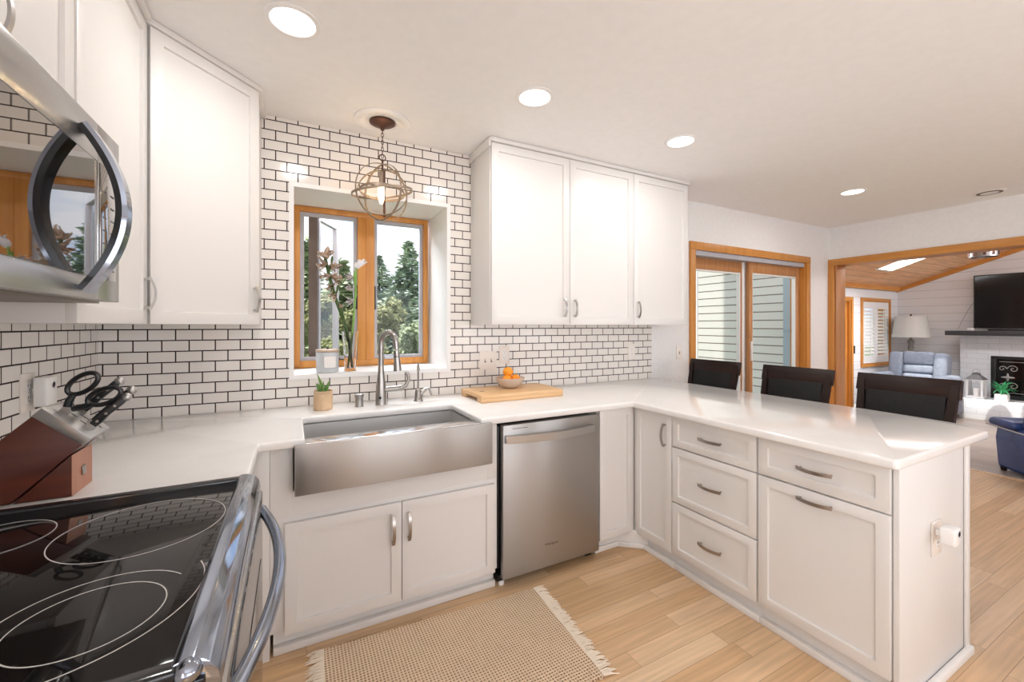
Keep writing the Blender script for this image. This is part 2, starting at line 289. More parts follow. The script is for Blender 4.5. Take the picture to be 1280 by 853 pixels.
# ---------------------------------------------------------------- mesh helpers
class MB:
    def __init__(s): s.b = bmesh.new()
    def _add(s, bm2, mtx=None):
        if mtx: bm2.transform(mtx)
        me = bpy.data.meshes.new('t'); bm2.to_mesh(me); bm2.free(); s.b.from_mesh(me); bpy.data.meshes.remove(me); return s
    def box(s, x0, x1, y0, y1, z0, z1, bev=0, seg=2, mtx=None):
        b = bmesh.new(); bmesh.ops.create_cube(b, size=1)
        for v in b.verts: v.co = Vector(((x0 + x1) / 2 + v.co.x * abs(x1 - x0), (y0 + y1) / 2 + v.co.y * abs(y1 - y0), (z0 + z1) / 2 + v.co.z * abs(z1 - z0)))
        if bev: bmesh.ops.bevel(b, geom=b.edges[:], offset=bev, segments=seg, profile=.5, affect='EDGES')
        return s._add(b, mtx)
    def prism(s, pts, axis, a0, a1, bev=0, seg=2, mtx=None):
        b = bmesh.new()
        def P(p, a):
            return {0: (a, p[0], p[1]), 1: (p[0], a, p[1]), 2: (p[0], p[1], a)}[axis]
        v0 = [b.verts.new(P(p, a0)) for p in pts]; v1 = [b.verts.new(P(p, a1)) for p in pts]
        n = len(pts); b.faces.new(v0); b.faces.new(v1[::-1])
        for i in range(n): b.faces.new((v0[i], v1[i], v1[(i + 1) % n], v0[(i + 1) % n]))
        bmesh.ops.recalc_face_normals(b, faces=b.faces)
        if bev: bmesh.ops.bevel(b, geom=b.edges[:], offset=bev, segments=seg, profile=.5, affect='EDGES')
        return s._add(b, mtx)
    def lathe(s, prof, c=(0, 0, 0), seg=32, mtx=None, cap=True):
        b = bmesh.new(); rings = []
        for r, z in prof:
            if r < 1e-5: rings.append([b.verts.new((c[0], c[1], c[2] + z))])
            else: rings.append([b.verts.new((c[0] + r * math.cos(2 * PI * i / seg), c[1] + r * math.sin(2 * PI * i / seg), c[2] + z)) for i in range(seg)])
        for A, B in zip(rings, rings[1:]):
            for i in range(seg):
                j = (i + 1) % seg
                if len(A) == 1 and len(B) == 1: continue
                if len(A) == 1: b.faces.new((A[0], B[j], B[i]))
                elif len(B) == 1: b.faces.new((A[i], A[j], B[0]))
                else: b.faces.new((A[i], A[j], B[j], B[i]))
        if cap:
            for R_ in (rings[0], rings[-1]):
                if len(R_) > 1: b.faces.new(R_)
        bmesh.ops.recalc_face_normals(b, faces=b.faces)
        return s._add(b, mtx)
    def sweep(s, pts, sect, closed=False, up=None, scale=None, mtx=None):
        """sweep a 2D section (list of (a,b)) along pts; a is along side, b along up"""
        b = bmesh.new(); pts = [Vector(p) for p in pts]; n = len(pts); rings = []
        prev = None
        for i, p in enumerate(pts):
            if closed: t = pts[(i + 1) % n] - pts[i - 1]
            else: t = pts[min(i + 1, n - 1)] - pts[max(i - 1, 0)]
            t.normalize()
            u = Vector(up) if up is not None else (prev if prev is not None else (Vector((0, 0, 1)) if abs(t.z) < .9 else Vector((1, 0, 0))))
            side = t.cross(u)
            if side.length < 1e-6: side = t.cross(Vector((1, 0, 0)))
            side.normalize(); uu = side.cross(t).normalized(); prev = uu
            k = scale[i] if scale else 1
            rings.append([b.verts.new(p + side * a * k + uu * c * k) for a, c in sect])
        m = len(sect)
        for i in range(n if closed else n - 1):
            A, B = rings[i], rings[(i + 1) % n]
            for j in range(m): b.faces.new((A[j], A[(j + 1) % m], B[(j + 1) % m], B[j]))
        if not closed: b.faces.new(rings[0][::-1]); b.faces.new(rings[-1])
        bmesh.ops.recalc_face_normals(b, faces=b.faces)
        return s._add(b, mtx)
    def tube(s, pts, r=.01, seg=10, closed=False, scale=None, up=None, mtx=None):
        sec = [(r * math.cos(2 * PI * i / seg), r * math.sin(2 * PI * i / seg)) for i in range(seg)]
        return s.sweep(pts, sec, closed, up, scale, mtx)
    def sphere(s, c, r, sx=1, sy=1, sz=1, seg=20, mtx=None):
        b = bmesh.new(); bmesh.ops.create_uvsphere(b, u_segments=seg, v_segments=max(8, seg // 2 + 2), radius=r)
        for v in b.verts: v.co = Vector((c[0] + v.co.x * sx, c[1] + v.co.y * sy, c[2] + v.co.z * sz))
        return s._add(b, mtx)
    def poly(s, pts):
        vs = [s.b.verts.new(p) for p in pts]; s.b.faces.new(vs); return s
    def build(s, name, m, parent=None, **kw):
        me = bpy.data.meshes.new(name); s.b.to_mesh(me); s.b.free()
        off = Vector((0, 0, 0)); p = parent
        while p is not None: off += p.location; p = p.parent
        if off.length: me.transform(Matrix.Translation(-off))
        for f in me.polygons: f.use_smooth = True
        try: me.set_sharp_from_angle(angle=math.radians(38))
        except Exception: pass
        me.materials.append(M[m] if isinstance(m, str) else m)
        o = bpy.data.objects.new(name, me); C.objects.link(o)
        if parent is not None: o.parent = parent
        for k, v in kw.items(): o[k] = v
        return o
def rect(w_, h_): return [(-w_ / 2, -h_ / 2), (w_ / 2, -h_ / 2), (w_ / 2, h_ / 2), (-w_ / 2, h_ / 2)]
def thing(name, label, cat, loc=(0, 0, 0), group=None):
    o = bpy.data.objects.new(name, None); C.objects.link(o); o.location = loc; o.empty_display_size = .05
    o['label'] = label; o['category'] = cat
    if group: o['group'] = group
    return o
def tag(o, label, cat, group=None):
    o['label'] = label; o['category'] = cat
    if group: o['group'] = group
    return o
def struct(o): o['kind'] = 'structure'; return o
def recopy(root, loc, rotz=0, **kw):
    r = root.copy(); C.objects.link(r); r.location = loc; r.rotation_euler = (0, 0, rotz)
    for k, v in kw.items(): r[k] = v
    for ch in list(root.children):
        c = ch.copy(); C.objects.link(c); c.parent = r
        for g in list(ch.children):
            d = g.copy(); C.objects.link(d); d.parent = c
    return r
def frame(o, u, n):
    """matrix whose local x runs along u, y up, z out of the face along n"""
    u = Vector(u).normalized(); n = Vector(n).normalized(); v = Vector((0, 0, 1)); o = Vector(o)
    return Matrix(((u.x, v.x, n.x, o.x), (u.y, v.y, n.y, o.y), (u.z, v.z, n.z, o.z), (0, 0, 0, 1)))
def shaker(name, parent, o, u, n, w_, h_, t=.02, stile=.06, m='cab', plain=False):
    b = bmesh.new(); bmesh.ops.create_cube(b, size=1)
    for v in b.verts: v.co = Vector(((v.co.x + .5) * w_, (v.co.y + .5) * h_, (v.co.z + .5) * t))
    bmesh.ops.bevel(b, geom=b.edges[:], offset=.0015, segments=2, profile=.5, affect='EDGES')
    if not plain:
        f = max((f for f in b.faces if f.normal.z > .9), key=lambda f: f.calc_area())
        bmesh.ops.inset_individual(b, faces=[f], thickness=stile, depth=0)
        bmesh.ops.inset_individual(b, faces=[f], thickness=.003, depth=-.0095)
    q = MB(); q._add(b, frame(o, u, n)); return q.build(name, m, parent)
def pull(parent, c, n, vertical=True, u=None, Lh=.125, m='pull', out=.032):
    """bowed flat bar pull centred on c on a face with outward normal n"""
    n = Vector(n).normalized(); c = Vector(c); a = Vector((0, 0, 1)) if vertical else Vector(u).normalized()
    side = a.cross(n).normalized(); pts = []
    K = 12
    for i in range(K + 1):
        s_ = -1 + 2 * i / K
        pts.append(c + a * (s_ * Lh / 2) + n * (out * .45 + out * .55 * (1 - s_ * s_)))
    q = MB(); q.sweep(pts, [(-.0065, -.0025), (.0065, -.0025), (.0065, .0025), (-.0065, .0025)], up=n)
    for s_ in (-.86, .86):
        p = c + a * (s_ * Lh / 2)
        q.tube([p, p + n * out * .58], .0048, 10)
    return q.build('handle', m, parent)

# ================================================================= STRUCTURE
H = 2.4376; TW = .14
def wall_boxes(name, m, rects, plane, t0, t1):
    q = MB()
    for a0, a1, z0, z1 in rects:
        if plane == 'Y': q.box(a0, a1, t0, t1, z0, z1)
        else: q.box(t0, t1, a0, a1, z0, z1)
    return struct(q.build(name, m))
WX0, WX1, WZ0, WZ1 = .805, 1.68, 1.037, 2.073       # kitchen window opening
SX0, SX1, SZ1 = 4.03, 5.835, 2.0                     # sliding door opening
HX0, HX1, HZ0, HZ1 = WX0 - .012, WX1 + .012, WZ0 - .012, WZ1 + .012
wall_boxes('wall_back', 'wall', [(-.14, HX0, 0, H), (HX0, HX1, 0, HZ0), (HX0, HX1, HZ1, H), (HX1, SX0, 0, H), (SX0, SX1, SZ1, H), (SX1, 6.52, 0, H)], 'Y', 0, TW)
wall_boxes('wall_back_tile', 'tileB', [(.009, WX0 - .018, .867, H - .001), (WX0 - .018, WX1 + .018, .867, WZ0 - .018), (WX0 - .018, WX1 + .018, WZ1 + .018, H - .001), (WX1 + .018, 1.9, .867, H - .001), (1.9, 3.49, .867, 1.33)], 'Y', -.009, 0)
wall_boxes('wall_left', 'wall', [(-4.7, -4.4, 0, H), (-4.4, -3.0, 0, .75), (-4.4, -3.0, 2.1, H), (-3.0, TW, 0, H)], 'X', -.14, 0)
wall_boxes('wall_left_tile', 'tileL', [(-2.6, 0, .867, 1.40)], 'X', 0, .009)
wall_boxes('wall_rear', 'wall', [(-.14, REAR[0][0][0], 0, H), (REAR[0][0][1], REAR[1][0][0], 0, H), (REAR[1][0][1], 10.1, 0, H)] +
           [(a, b, z0, z1) for (a, b), e in REAR for z0, z1 in ((0, .75), (2.1, H))], 'Y', -4.84, -4.7)
# right wall with the wide opening into the living room
wall_boxes('wall_right', 'wall', [(-.05, TW, 0, H), (-3.6, -.05, 2.035, H), (-4.7, -3.6, 0, H)], 'X', 6.3275, 6.53)
struct(MB().box(-.14, 6.27, -4.7, TW, -.05, 0).build('floor', 'oak'))
struct(MB().box(6.27, 10.1, -4.7, .8, -.05, 0).build('floor_living', 'vinyl'))
struct(MB().box(-.14, 6.53, -4.84, TW, H, H + .12).build('ceiling', 'ceil'))
struct(MB().box(6.235, 6.285, -3.6, -.05, -.001, .006, .002).build('trim_threshold', 'oak'))
# window bump-out box: white reveal boards between the wall and the window unit
WY = .37
q = MB()
q.box(WX0 - .024, WX0, -.013, WY + .06, WZ0, WZ1); q.box(WX1, WX1 + .024, -.013, WY + .06, WZ0, WZ1)
q.box(WX0 - .024, WX1 + .024, -.013, WY + .06, WZ1, WZ1 + .024); q.box(WX0 - .024, WX1 + .024, -.014, WY + .06, WZ0 - .024, WZ0)
struct(q.build('trim_window_reveal', 'trimw'))
# unseen blocker wall, added to cast the shade boundary on the siding
struct(MB().box(3.3, 3.5, .141, .93, -.3, 9.5).build('wall_shade_blocker', 'siding'))
# kitchen window unit
UX0, UX1, UZ0, UZ1 = WX0 + .001, WX1 - .012, WZ0 + .002, WZ1 - .002
q = MB(); fw_ = .034
q.box(UX0, UX0 + fw_, WY, WY + .06, UZ0, UZ1, .003); q.box(UX1 - fw_, UX1, WY, WY + .06, UZ0, UZ1, .003)
q.box(UX0 + fw_, UX1 - fw_, WY, WY + .06, UZ1 - fw_, UZ1, .003); q.box(UX0 + fw_, UX1 - fw_, WY, WY + .06, UZ0, UZ0 + .045, .003)
XM0, XM1 = 1.185, 1.293
q.box(XM0, XM1, WY - .004, WY + .06, UZ0 + .04, UZ1 - fw_, .003); q.box((XM0 + XM1) / 2 - .002, (XM0 + XM1) / 2 + .012, WY - .008, WY, UZ0 + .04, UZ1 - fw_, .002)
win1 = struct(q.build('window_1', 'honey'))
# left bay: insect screen frame; right bay: closed sash with glass
def rim(q, x0, x1, y0, y1, z0, z1, w_):
    q.box(x0, x0 + w_, y0, y1, z0, z1); q.box(x1 - w_, x1, y0, y1, z0, z1); q.box(x0 + w_, x1 - w_, y0, y1, z1 - w_, z1); q.box(x0 + w_, x1 - w_, y0, y1, z0, z0 + w_)
q = MB(); rim(q, UX0 + fw_, XM0, WY + .02, WY + .04, UZ0 + .045, UZ1 - fw_, .024); q.build('screen_frame', 'gasket', win1)
q = MB(); rim(q, XM1, UX1 - fw_, WY + .02, WY + .05, UZ0 + .045, UZ1 - fw_, .022); q.build('sash', 'gasket', win1)
MB().box(XM1 + .02, UX1 - fw_ - .02, WY + .034, WY + .038, UZ0 + .065, UZ1 - fw_ - .02).build('pane', 'pane', win1)
q = MB(); q.box(UX0 + .2, UX0 + .27, WY - .012, WY + .01, UZ0 + .045, UZ0 + .062, .003); q.tube([(UX0 + .235, WY - .01, UZ0 + .055), (UX0 + .29, WY - .03, UZ0 + .05)], .005)
q.build('crank', 'black', win1)
for xx in (XM0 - .004, XM1 + .004):
    MB().box(xx - .006, xx + .006, WY + .002, WY + .018, 1.42, 1.58, .002).build('latch', 'black', win1)
MB().box(1.36, 1.46, WY - .012, WY + .012, UZ0 + .04, UZ0 + .06, .003).build('crank_cover', 'gasket', win1)
# the left casement swung outwards
ang = math.radians(62); sm = Matrix.Translation((.942, WY + .09, 0)) @ Matrix.Rotation(ang, 4, 'Z')
q = MB(); sw = .31
for bx in ((0, .02, -.015, .015, UZ0 + .03, UZ1 - .02), (sw - .04, sw, -.015, .015, UZ0 + .03, UZ1 - .02), (.02, sw - .04, -.015, .015, UZ1 - .06, UZ1 - .02), (.02, sw - .04, -.015, .015, UZ0 + .03, UZ0 + .07)):
    q.box(*bx, mtx=sm)
sash = q.build('open_sash', 'gasket', win1)
MB().box(.892, .944, WY + .065, WY + .085, UZ0 + .03, UZ1 - .02).build('sash_stile', 'sashd', win1)
MB().box(.02, sw - .04, -.002, .002, UZ0 + .07, UZ1 - .06, mtx=sm).build('pane', 'pane', win1)

# sliding glass door
q = MB()
q.box(3.962, 4.03, -.02, 0, 0, 2.0, .002); q.box(5.835, 5.905, -.02, 0, 0, 2.0, .002)
q.box(3.962, 5.905, -.021, 0, 2.0, 2.072, .002)
q.box(4.03, 4.05, -.002, .15, 0, 2.0); q.box(5.815, 5.835, -.002, .15, 0, 2.0)
struct(q.build('trim_sliding_door', 'honey'))
d1 = struct(MB().box(4.05, 5.815, .0, .15, 1.955, 1.998).build('door_1', 'gasket'))
MB().box(4.05, 5.815, .0, .15, -.001, .03).build('sill_track', 'gasket', d1)
def slider_panel(x0, x1, y, name, sl, sr):
    q = MB(); q.box(x0, x0 + sl, y, y + .035, .03, 1.955, .002); q.box(x1 - sr, x1, y, y + .035, .03, 1.955, .002)
    q.box(x0 + sl, x1 - sr, y, y + .035, 1.85, 1.955, .002); q.box(x0 + sl, x1 - sr, y, y + .035, .03, .14, .002)
    o = q.build(name, 'jamb', d1); r = MB(); rim(r, x0 + sl, x1 - sr, y + .008, y + .042, .14, 1.85, .016); r.build('glazing_bead', 'trimw', o)
    MB().box(x0 + sl, x1 - sr, y + .014, y + .02, .14, 1.85).build('pane', 'pane', o); return o
lp_ = slider_panel(4.05, 4.87, .10, 'door_panel', .03, .012)
MB().box(4.8705, 4.98, .095, .135, .03, 1.955, .002).build('meeting_stile_lit', 'trimw', lp_)  # light flooding this wooden stile is put in as white colour
slider_panel(4.905, 5.815, .045, 'door_panel', .055, .07)
MB().box(4.921, 4.935, .030, .045, .95, 1.15, .002).build('door_handle', 'trimw', d1)
# siding of the wing outside, with corner boards
sw_ = struct(MB().box(6.2, 6.32, .16, 3.4, -.3, 3.2).build('wall_exterior', 'siding'))
q = MB(); q.box(6.17, 6.2, 1.67, 1.80, -.3, 3.2); struct(q.build('trim_corner_board', 'trimw'))
struct(MB().box(6.17, 6.2, .26, .425, -.3, 3.2).build('trim_corner_post', 'bluetrim'))

# opening trim
q = MB(); q.box(6.303, 6.3275, -.058, -.001, 0, 2.0, .002); struct(q.build('trim_opening_casing', 'honey'))
q = MB(); q.box(6.53, 6.55, -.052, .0, 0, 2.05, .002)
q.box(6.3285, 6.5295, -.075, -.051, 0, 2.03, .002)
struct(q.build('trim_opening_side', 'jamb'))
q = MB(); q.box(6.303, 6.3275, -3.66, -.001, 2.0, 2.072, .002)
struct(q.build('trim_opening_head', 'honeyY'))
struct(MB().box(6.32, 6.54, -3.6, -.075, 2.0, 2.035, .002).build('trim_opening_soffit', 'honeyY'))

# ------------------------------------------------------------------ living room shell
LX, LY = 9.9, .65
def cz(y): return 1.93 + (LY - y) * .36
DX0, DX1, DZ = 7.35, 8.33, 1.70; VX0, VX1, VZ0, VZ1 = 8.68, 9.56, .70, 1.70
wall_boxes('wall_living_left', 'shiplap', [(6.4, DX0, 0, 2.1), (DX0, DX1, DZ, 2.1), (DX1, VX0, 0, 2.1), (VX0, VX1, 0, VZ0), (VX0, VX1, VZ1, 2.1), (VX1, 10.1, 0, 2.1)], 'Y', LY, LY + .14)
struct(MB().prism([(-4.84, 0), (LY + .14, 0), (LY + .14, 2.0), (-4.84, cz(-4.84) + .1)], 0, LX, LX + .2).build('wall_living_far', 'shiplap'))
# sloping pine ceiling with the skylight well
SKX0, SKX1, SKY0, SKY1 = 7.98, 8.42, -1.0, .20
def slope_slab(x0, x1, y0, y1, t=.02, dz=0):
    b = bmesh.new(); vs = []
    for z_ in (dz, dz + t):
        vs.append([b.verts.new((x, y, cz(y) + z_)) for x, y in ((x0, y0), (x1, y0), (x1, y1), (x0, y1))])
    A, B = vs; b.faces.new(A[::-1]); b.faces.new(B)
    for i in range(4): b.faces.new((A[i], A[(i + 1) % 4], B[(i + 1) % 4], B[i]))
    return b
q = MB()
for r_ in ((6.53, SKX0, -4.84, LY + .1), (SKX1, 10.05, -4.84, LY + .1), (SKX0, SKX1, -4.84, SKY0), (SKX0, SKX1, SKY1, LY + .1)): q._add(slope_slab(*r_, t=.14))
struct(q.build('ceiling_living', 'pineceil'))
q = MB()
for r_ in ((SKX0 - .01, SKX0 + .02, SKY0, SKY1), (SKX1 - .02, SKX1 + .01, SKY0, SKY1), (SKX0, SKX1, SKY0 - .01, SKY0 + .02), (SKX0, SKX1, SKY1 - .02, SKY1 + .01)): q._add(slope_slab(*r_, t=.2, dz=-.004))
struct(q.build('trim_skylight', 'trimw'))
sk = struct(MB()._add(slope_slab(SKX0, SKX1, SKY0, SKY1, t=.006, dz=.16)).build('window_3', 'pane'))
area('daylight_fill', ((SKX0 + SKX1) / 2, -.4, cz(-.4) + .35), (0, 0, -1), .42, 1.1, 120, (.95, .97, 1))  # added lamp that boosts the light from the skylight
# rake and eave beams
q = MB(); q._add(slope_slab(LX - .05, LX, -4.7, LY, t=.075, dz=-.06)); struct(q.build('trim_rake', 'honeyY'))
struct(MB().box(6.53, LX, LY - .05, LY, 1.885, 1.96).build('trim_eave', 'honeyX'))
# patio door and shuttered window of the living room
q = MB(); q.box(DX1, DX1 + .05, LY - .02, LY, 0, DZ + .045, .002); q.box(DX0 - .05, DX0, LY - .02, LY, 0, DZ + .045, .002); q.box(DX0, DX1, LY - .02, LY, DZ, DZ + .045, .002)
q.box(DX1 - .02, DX1, LY, LY + .14, 0, DZ); q.box(DX0, DX0 + .02, LY, LY + .14, 0, DZ); q.box(DX0 + .02, DX1 - .02, LY, LY + .14, DZ - .02, DZ)
struct(q.build('trim_patio_door', 'honey'))
q = MB(); q.box(DX1 - .10, DX1 - .02, LY + .04, LY + .08, 0, DZ - .02); q.box(DX0 + .02, DX0 + .1, LY + .04, LY + .08, 0, DZ - .02); q.box(DX0 + .1, DX1 - .1, LY + .04, LY + .08, DZ - .1, DZ - .02); q.box(DX0 + .1, DX1 - .1, LY + .04, LY + .08, 0, .15)
d2 = struct(q.build('door_2', 'honey'))
MB().box(DX0 + .1, DX1 - .1, LY + .055, LY + .061, .15, DZ - .1).build('pane', 'pane', d2)
MB().box(DX1 + .055, DX1 + .085, LY - .025, LY, .88, 1.0, .003).build('latch_plate', 'black', d2)
q = MB(); rim(q, VX0 - .05, VX1 + .05, LY - .02, LY, VZ0 - .045, VZ1 + .045, .05); rim(q, VX0, VX1, LY, LY + .14, VZ0, VZ1, .015)
w2 = struct(q.build('window_2', 'honey'))
MB().box(VX0, VX1, LY + .1, LY + .105, VZ0, VZ1).build('pane', 'pane', w2)
mid = (VX0 + VX1) / 2
for a, b in ((VX0 + .015, mid - .002), (mid + .002, VX1 - .015)):
    q = MB(); q.box(a, a + .05, LY - .01, LY + .02, VZ0 + .015, VZ1 - .015); q.box(b - .05, b, LY - .01, LY + .02, VZ0 + .015, VZ1 - .015)
    q.box(a + .05, b - .05, LY - .01, LY + .02, VZ1 - .12, VZ1 - .015); q.box(a + .05, b - .05, LY - .01, LY + .02, VZ0 + .015, VZ0 + .13)
    sh = q.build('shutter', 'trimw', w2)
    q = MB(); nl = 13
    for i in range(nl):
        z = VZ0 + .15 + (VZ1 - VZ0 - .29) * (i + .5) / nl
        m_ = Matrix.Translation(((a + b) / 2, LY + .005, z)) @ Matrix.Rotation(math.radians(35), 4, 'X')
        q.box(-(b - a) / 2 + .05, (b - a) / 2 - .05, -.028, .028, -.004, .004, mtx=m_)
    q.box((a + b) / 2 - .005, (a + b) / 2 + .005, LY - .03, LY - .022, VZ0 + .14, VZ1 - .13)
    q.build('louvers', 'trimw', sh)
struct(MB().prism([(-4.7, 2.3), (-.0, 2.3), (-4.7, cz(-4.7) + .1)], 0, 6.40, 6.53).build('wall_living_gable', 'wall'))
struct(MB().box(9.72, 9.9, -3.2, -.15, 0, 1.17).build('wall_chimney', 'brickw'))
struct(MB().box(9.25, 9.72, -3.2, -.27, 0, .27, .006).build('trim_hearth', 'brickw'))
q = MB()
for (a, b), e in REAR: rim(q, a, b, -4.80, -4.72, .75, 2.1, .06); q.box((a + b) / 2 - .03, (a + b) / 2 + .03, -4.80, -4.72, .81, 2.04)
struct(q.build('window_added_rear', 'honeyX'))  # unseen rear windows, added to let the fill lamps in
q = MB(); q.box(-.10, -.03, -4.4, -4.34, .75, 2.1); q.box(-.10, -.03, -3.06, -3.0, .75, 2.1); q.box(-.10, -.03, -4.34, -3.06, .75, .81); q.box(-.10, -.03, -4.34, -3.06, 2.04, 2.1); q.box(-.10, -.03, -3.73, -3.67, .81, 2.04)
struct(q.build('window_added_left', 'honeyY'))  # unseen side window, added so fill reaches the peninsula fronts
struct(MB().box(2.5, 6.19, .141, .55, 2.56, 2.64).build('trim_shade_slab', 'trimw'))  # unseen slab, added to shade the siding next to the house
# baseboards
q = MB(); q.box(6.31, 6.3275, -.0, -.0, 0, .1) if 0 else None
q.box(5.905, 6.30, -.014, 0, 0, .09, .003); q.box(3.53, 3.955, -.014, 0, 0, .09, .003)
struct(q.build('baseboard_back', 'trimw'))
struct(MB().box(8.38, 9.9, LY - .014, LY, 0, .09, .003).build('baseboard_living', 'trimw'))

# ================================================================= BASE CABINETS
D = -.734; ZT = .832; CT = .867
# sink base, left filler and left run
cb = thing('base_cabinet', 'white shaker base cabinet with two doors under the steel sink', 'cabinet', (1.2, 0, 0))
q = MB(); q.box(.72, 1.70, -.714, -.02, .10, .55, .001); q.box(.72, .80, -.714, -.02, .55, ZT - .001, .001); q.box(1.648, 1.70, -.714, -.02, .55, ZT - .001, .001); q.box(.80, 1.648, -.714, -.70, .55, .65)
q.build('body', 'cab', cb)
q = MB(); q.box(.73, 1.70, -.672, -.60, 0, .10); q.box(.73, 1.70, -.70, -.672, 0, .033, .006); q.build('toe_kick', 'cab', cb)
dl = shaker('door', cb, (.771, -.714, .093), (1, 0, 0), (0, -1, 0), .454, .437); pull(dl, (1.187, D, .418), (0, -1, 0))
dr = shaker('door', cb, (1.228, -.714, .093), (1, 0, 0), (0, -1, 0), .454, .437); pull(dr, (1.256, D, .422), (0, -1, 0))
cl = thing('corner_base_cabinet', 'white blind corner base cabinet between the range and the sink cabinet', 'cabinet', (.3, -.6, 0))
q = MB(); q.box(.01, .64, -1.183, -.02, .0, ZT - .001, .001); q.box(.64, .719, -.713, -.02, 0, ZT - .001, .001); q.build('body', 'cab', cl)
MB().box(.641, .66, -1.183, -.72, .02, ZT - .001, .002).build('filler_panel', 'cab', cl)
# corner cabinet pair right of the dishwasher
cc = thing('corner_base_cabinet', 'white corner base cabinet with two narrow doors meeting at the inside corner', 'cabinet', (2.9, -.4, 0))
q = MB(); q.box(2.333, 3.19, -.714, -.02, .10, ZT - .001, .001); q.box(2.614, 3.19, -1.011, -.714, .10, ZT - .001, .001); q.build('body', 'cab', cc)
q = MB(); q.prism([(2.335, -.64), (2.335, -.68), (2.515, -.68), (2.64, -.80), (2.64, -1.011), (2.70, -1.011), (2.70, -.64)], 2, 0, .10)
q.prism([(2.335, -.68), (2.335, -.695), (2.505, -.695), (2.612, -.79), (2.612, -1.011), (2.64, -1.011), (2.64, -.80), (2.515, -.68)], 2, 0, .03, .004)
q.build('toe_kick', 'cab', cc)
shaker('door', cc, (2.337, -.714, .088), (1, 0, 0), (0, -1, 0), .252, .742)
d_ = shaker('door', cc, (2.614, -.738, .088), (0, -1, 0), (-1, 0, 0), .270, .742); pull(d_, (2.594, -.967, .715), (-1, 0, 0))
# drawer bank
db = thing('drawer_cabinet', 'white base cabinet with three shaker drawers in the peninsula', 'cabinet', (2.9, -1.24, 0))
MB().box(2.614, 3.19, -1.475, -1.012, .10, ZT - .001, .001).build('body', 'cab', db)
q = MB(); q.box(2.64, 2.70, -1.475, -1.012, 0, .10); q.box(2.612, 2.64, -1.475, -1.012, 0, .03, .004); q.build('toe_kick', 'cab', db)
for z0, z1, hz in ((.667, .828, .748), (.373, .660, .520), (.095, .366, .230)):
    d_ = shaker('drawer', db, (2.614, -1.014, z0), (0, -1, 0), (-1, 0, 0), .457, z1 - z0, stile=.05); pull(d_, (2.594, -1.248, hz), (-1, 0, 0), False, (0, 1, 0))
wc = thing('wide_base_cabinet', 'white base cabinet with one drawer above a large pull-out front at the peninsula end', 'cabinet', (2.9, -1.7, 0))
MB().box(2.614, 3.19, -1.938, -1.476, .10, ZT - .001, .001).build('body', 'cab', wc)
q = MB(); q.box(2.64, 2.70, -1.938, -1.476, 0, .10); q.box(2.612, 2.64, -1.938, -1.476, 0, .03, .004); q.build('toe_kick', 'cab', wc)
for z0, z1, hz in ((.667, .828, .744), (.100, .660, .624)):
    d_ = shaker('drawer' if z0 > .5 else 'pull_out_front', wc, (2.614, -1.480, z0), (0, -1, 0), (-1, 0, 0), .455, z1 - z0, stile=.055); pull(d_, (2.594, -1.706, hz), (-1, 0, 0), False, (0, 1, 0))
ep = thing('peninsula_end_panel', 'plain white end panel closing the peninsula beside the wide drawer', 'panel', (2.9, -1.95, 0))
MB().box(2.606, 3.19, -1.956, -1.939, 0, ZT - .001, .001).build('panel', 'cab', ep)
MB().box(3.165, 3.198, -1.966, -1.957, .0, ZT - .001, .002).build('corner_strip', 'cab', ep)
MB().box(2.598, 3.205, -1.978, -1.957, 0, .032, .006).build('base_moulding', 'trimw', ep)
bp_ = MB().box(3.191, 3.206, -1.955, -.02, 0, ZT - .001, .001).build('peninsula_back_panel', 'cab'); tag(bp_, 'plain white panel on the stool side of the peninsula under the overhang', 'panel')

# countertop: one continuous slab with the sink notch
def round_poly(pts, rad):
    out = []
    n = len(pts)
    for i, (x, y) in enumerate(pts):
        r = rad.get(i, 0)
        if not r: out.append((x, y)); continue
        p = Vector((x, y)); a = (Vector(pts[i - 1]) - p).normalized(); b = (Vector(pts[(i + 1) % n]) - p).normalized()
        ang_ = a.angle(b); t = r / math.tan(ang_ / 2); c0 = p + (a + b).normalized() * (r / math.sin(ang_ / 2))
        s_, e_ = p + a * t - c0, p + b * t - c0; K = 6
        a0 = math.atan2(s_.y, s_.x); a1 = math.atan2(e_.y, e_.x); da = (a1 - a0 + PI) % (2 * PI) - PI
        for k in range(K + 1): out.append((c0.x + r * math.cos(a0 + da * k / K), c0.y + r * math.sin(a0 + da * k / K)))
    return out
pts = [(.011, -.011), (.011, -1.186), (.685, -1.186), (.685, -.768), (.842, -.768), (.842, -.345), (1.59, -.345), (1.59, -.768), (2.55, -.768), (2.55, -1.972), (3.385, -1.972), (3.475, -1.84), (3.50, -1.5), (3.50, -.011)]
pp = round_poly(pts, {3: .01, 5: .02, 6: .02, 7: .012, 8: .01, 9: .02, 10: .02, 11: .05})
b = bmesh.new(); vs = [b.verts.new((x, y, ZT)) for x, y in pp]; f = b.faces.new(vs)
r_ = bmesh.ops.extrude_face_region(b, geom=[f]); top = [g for g in r_['geom'] if isinstance(g, bmesh.types.BMVert)]
for v in top: v.co.z = CT
bmesh.ops.recalc_face_normals(b, faces=b.faces)
te = [e for e in b.edges if abs(e.verts[0].co.z - e.verts[1].co.z) < 1e-5]
bmesh.ops.bevel(b, geom=te, offset=.009, segments=3, profile=.5, affect='EDGES')
tg = [f for f in b.faces if abs(f.normal.z) > .99]; bmesh.ops.triangulate(b, faces=tg)
q = MB(); q._add(b); tag(q.build('countertop', 'quartz'), 'continuous white quartz countertop running along both walls and over the peninsula', 'countertop')

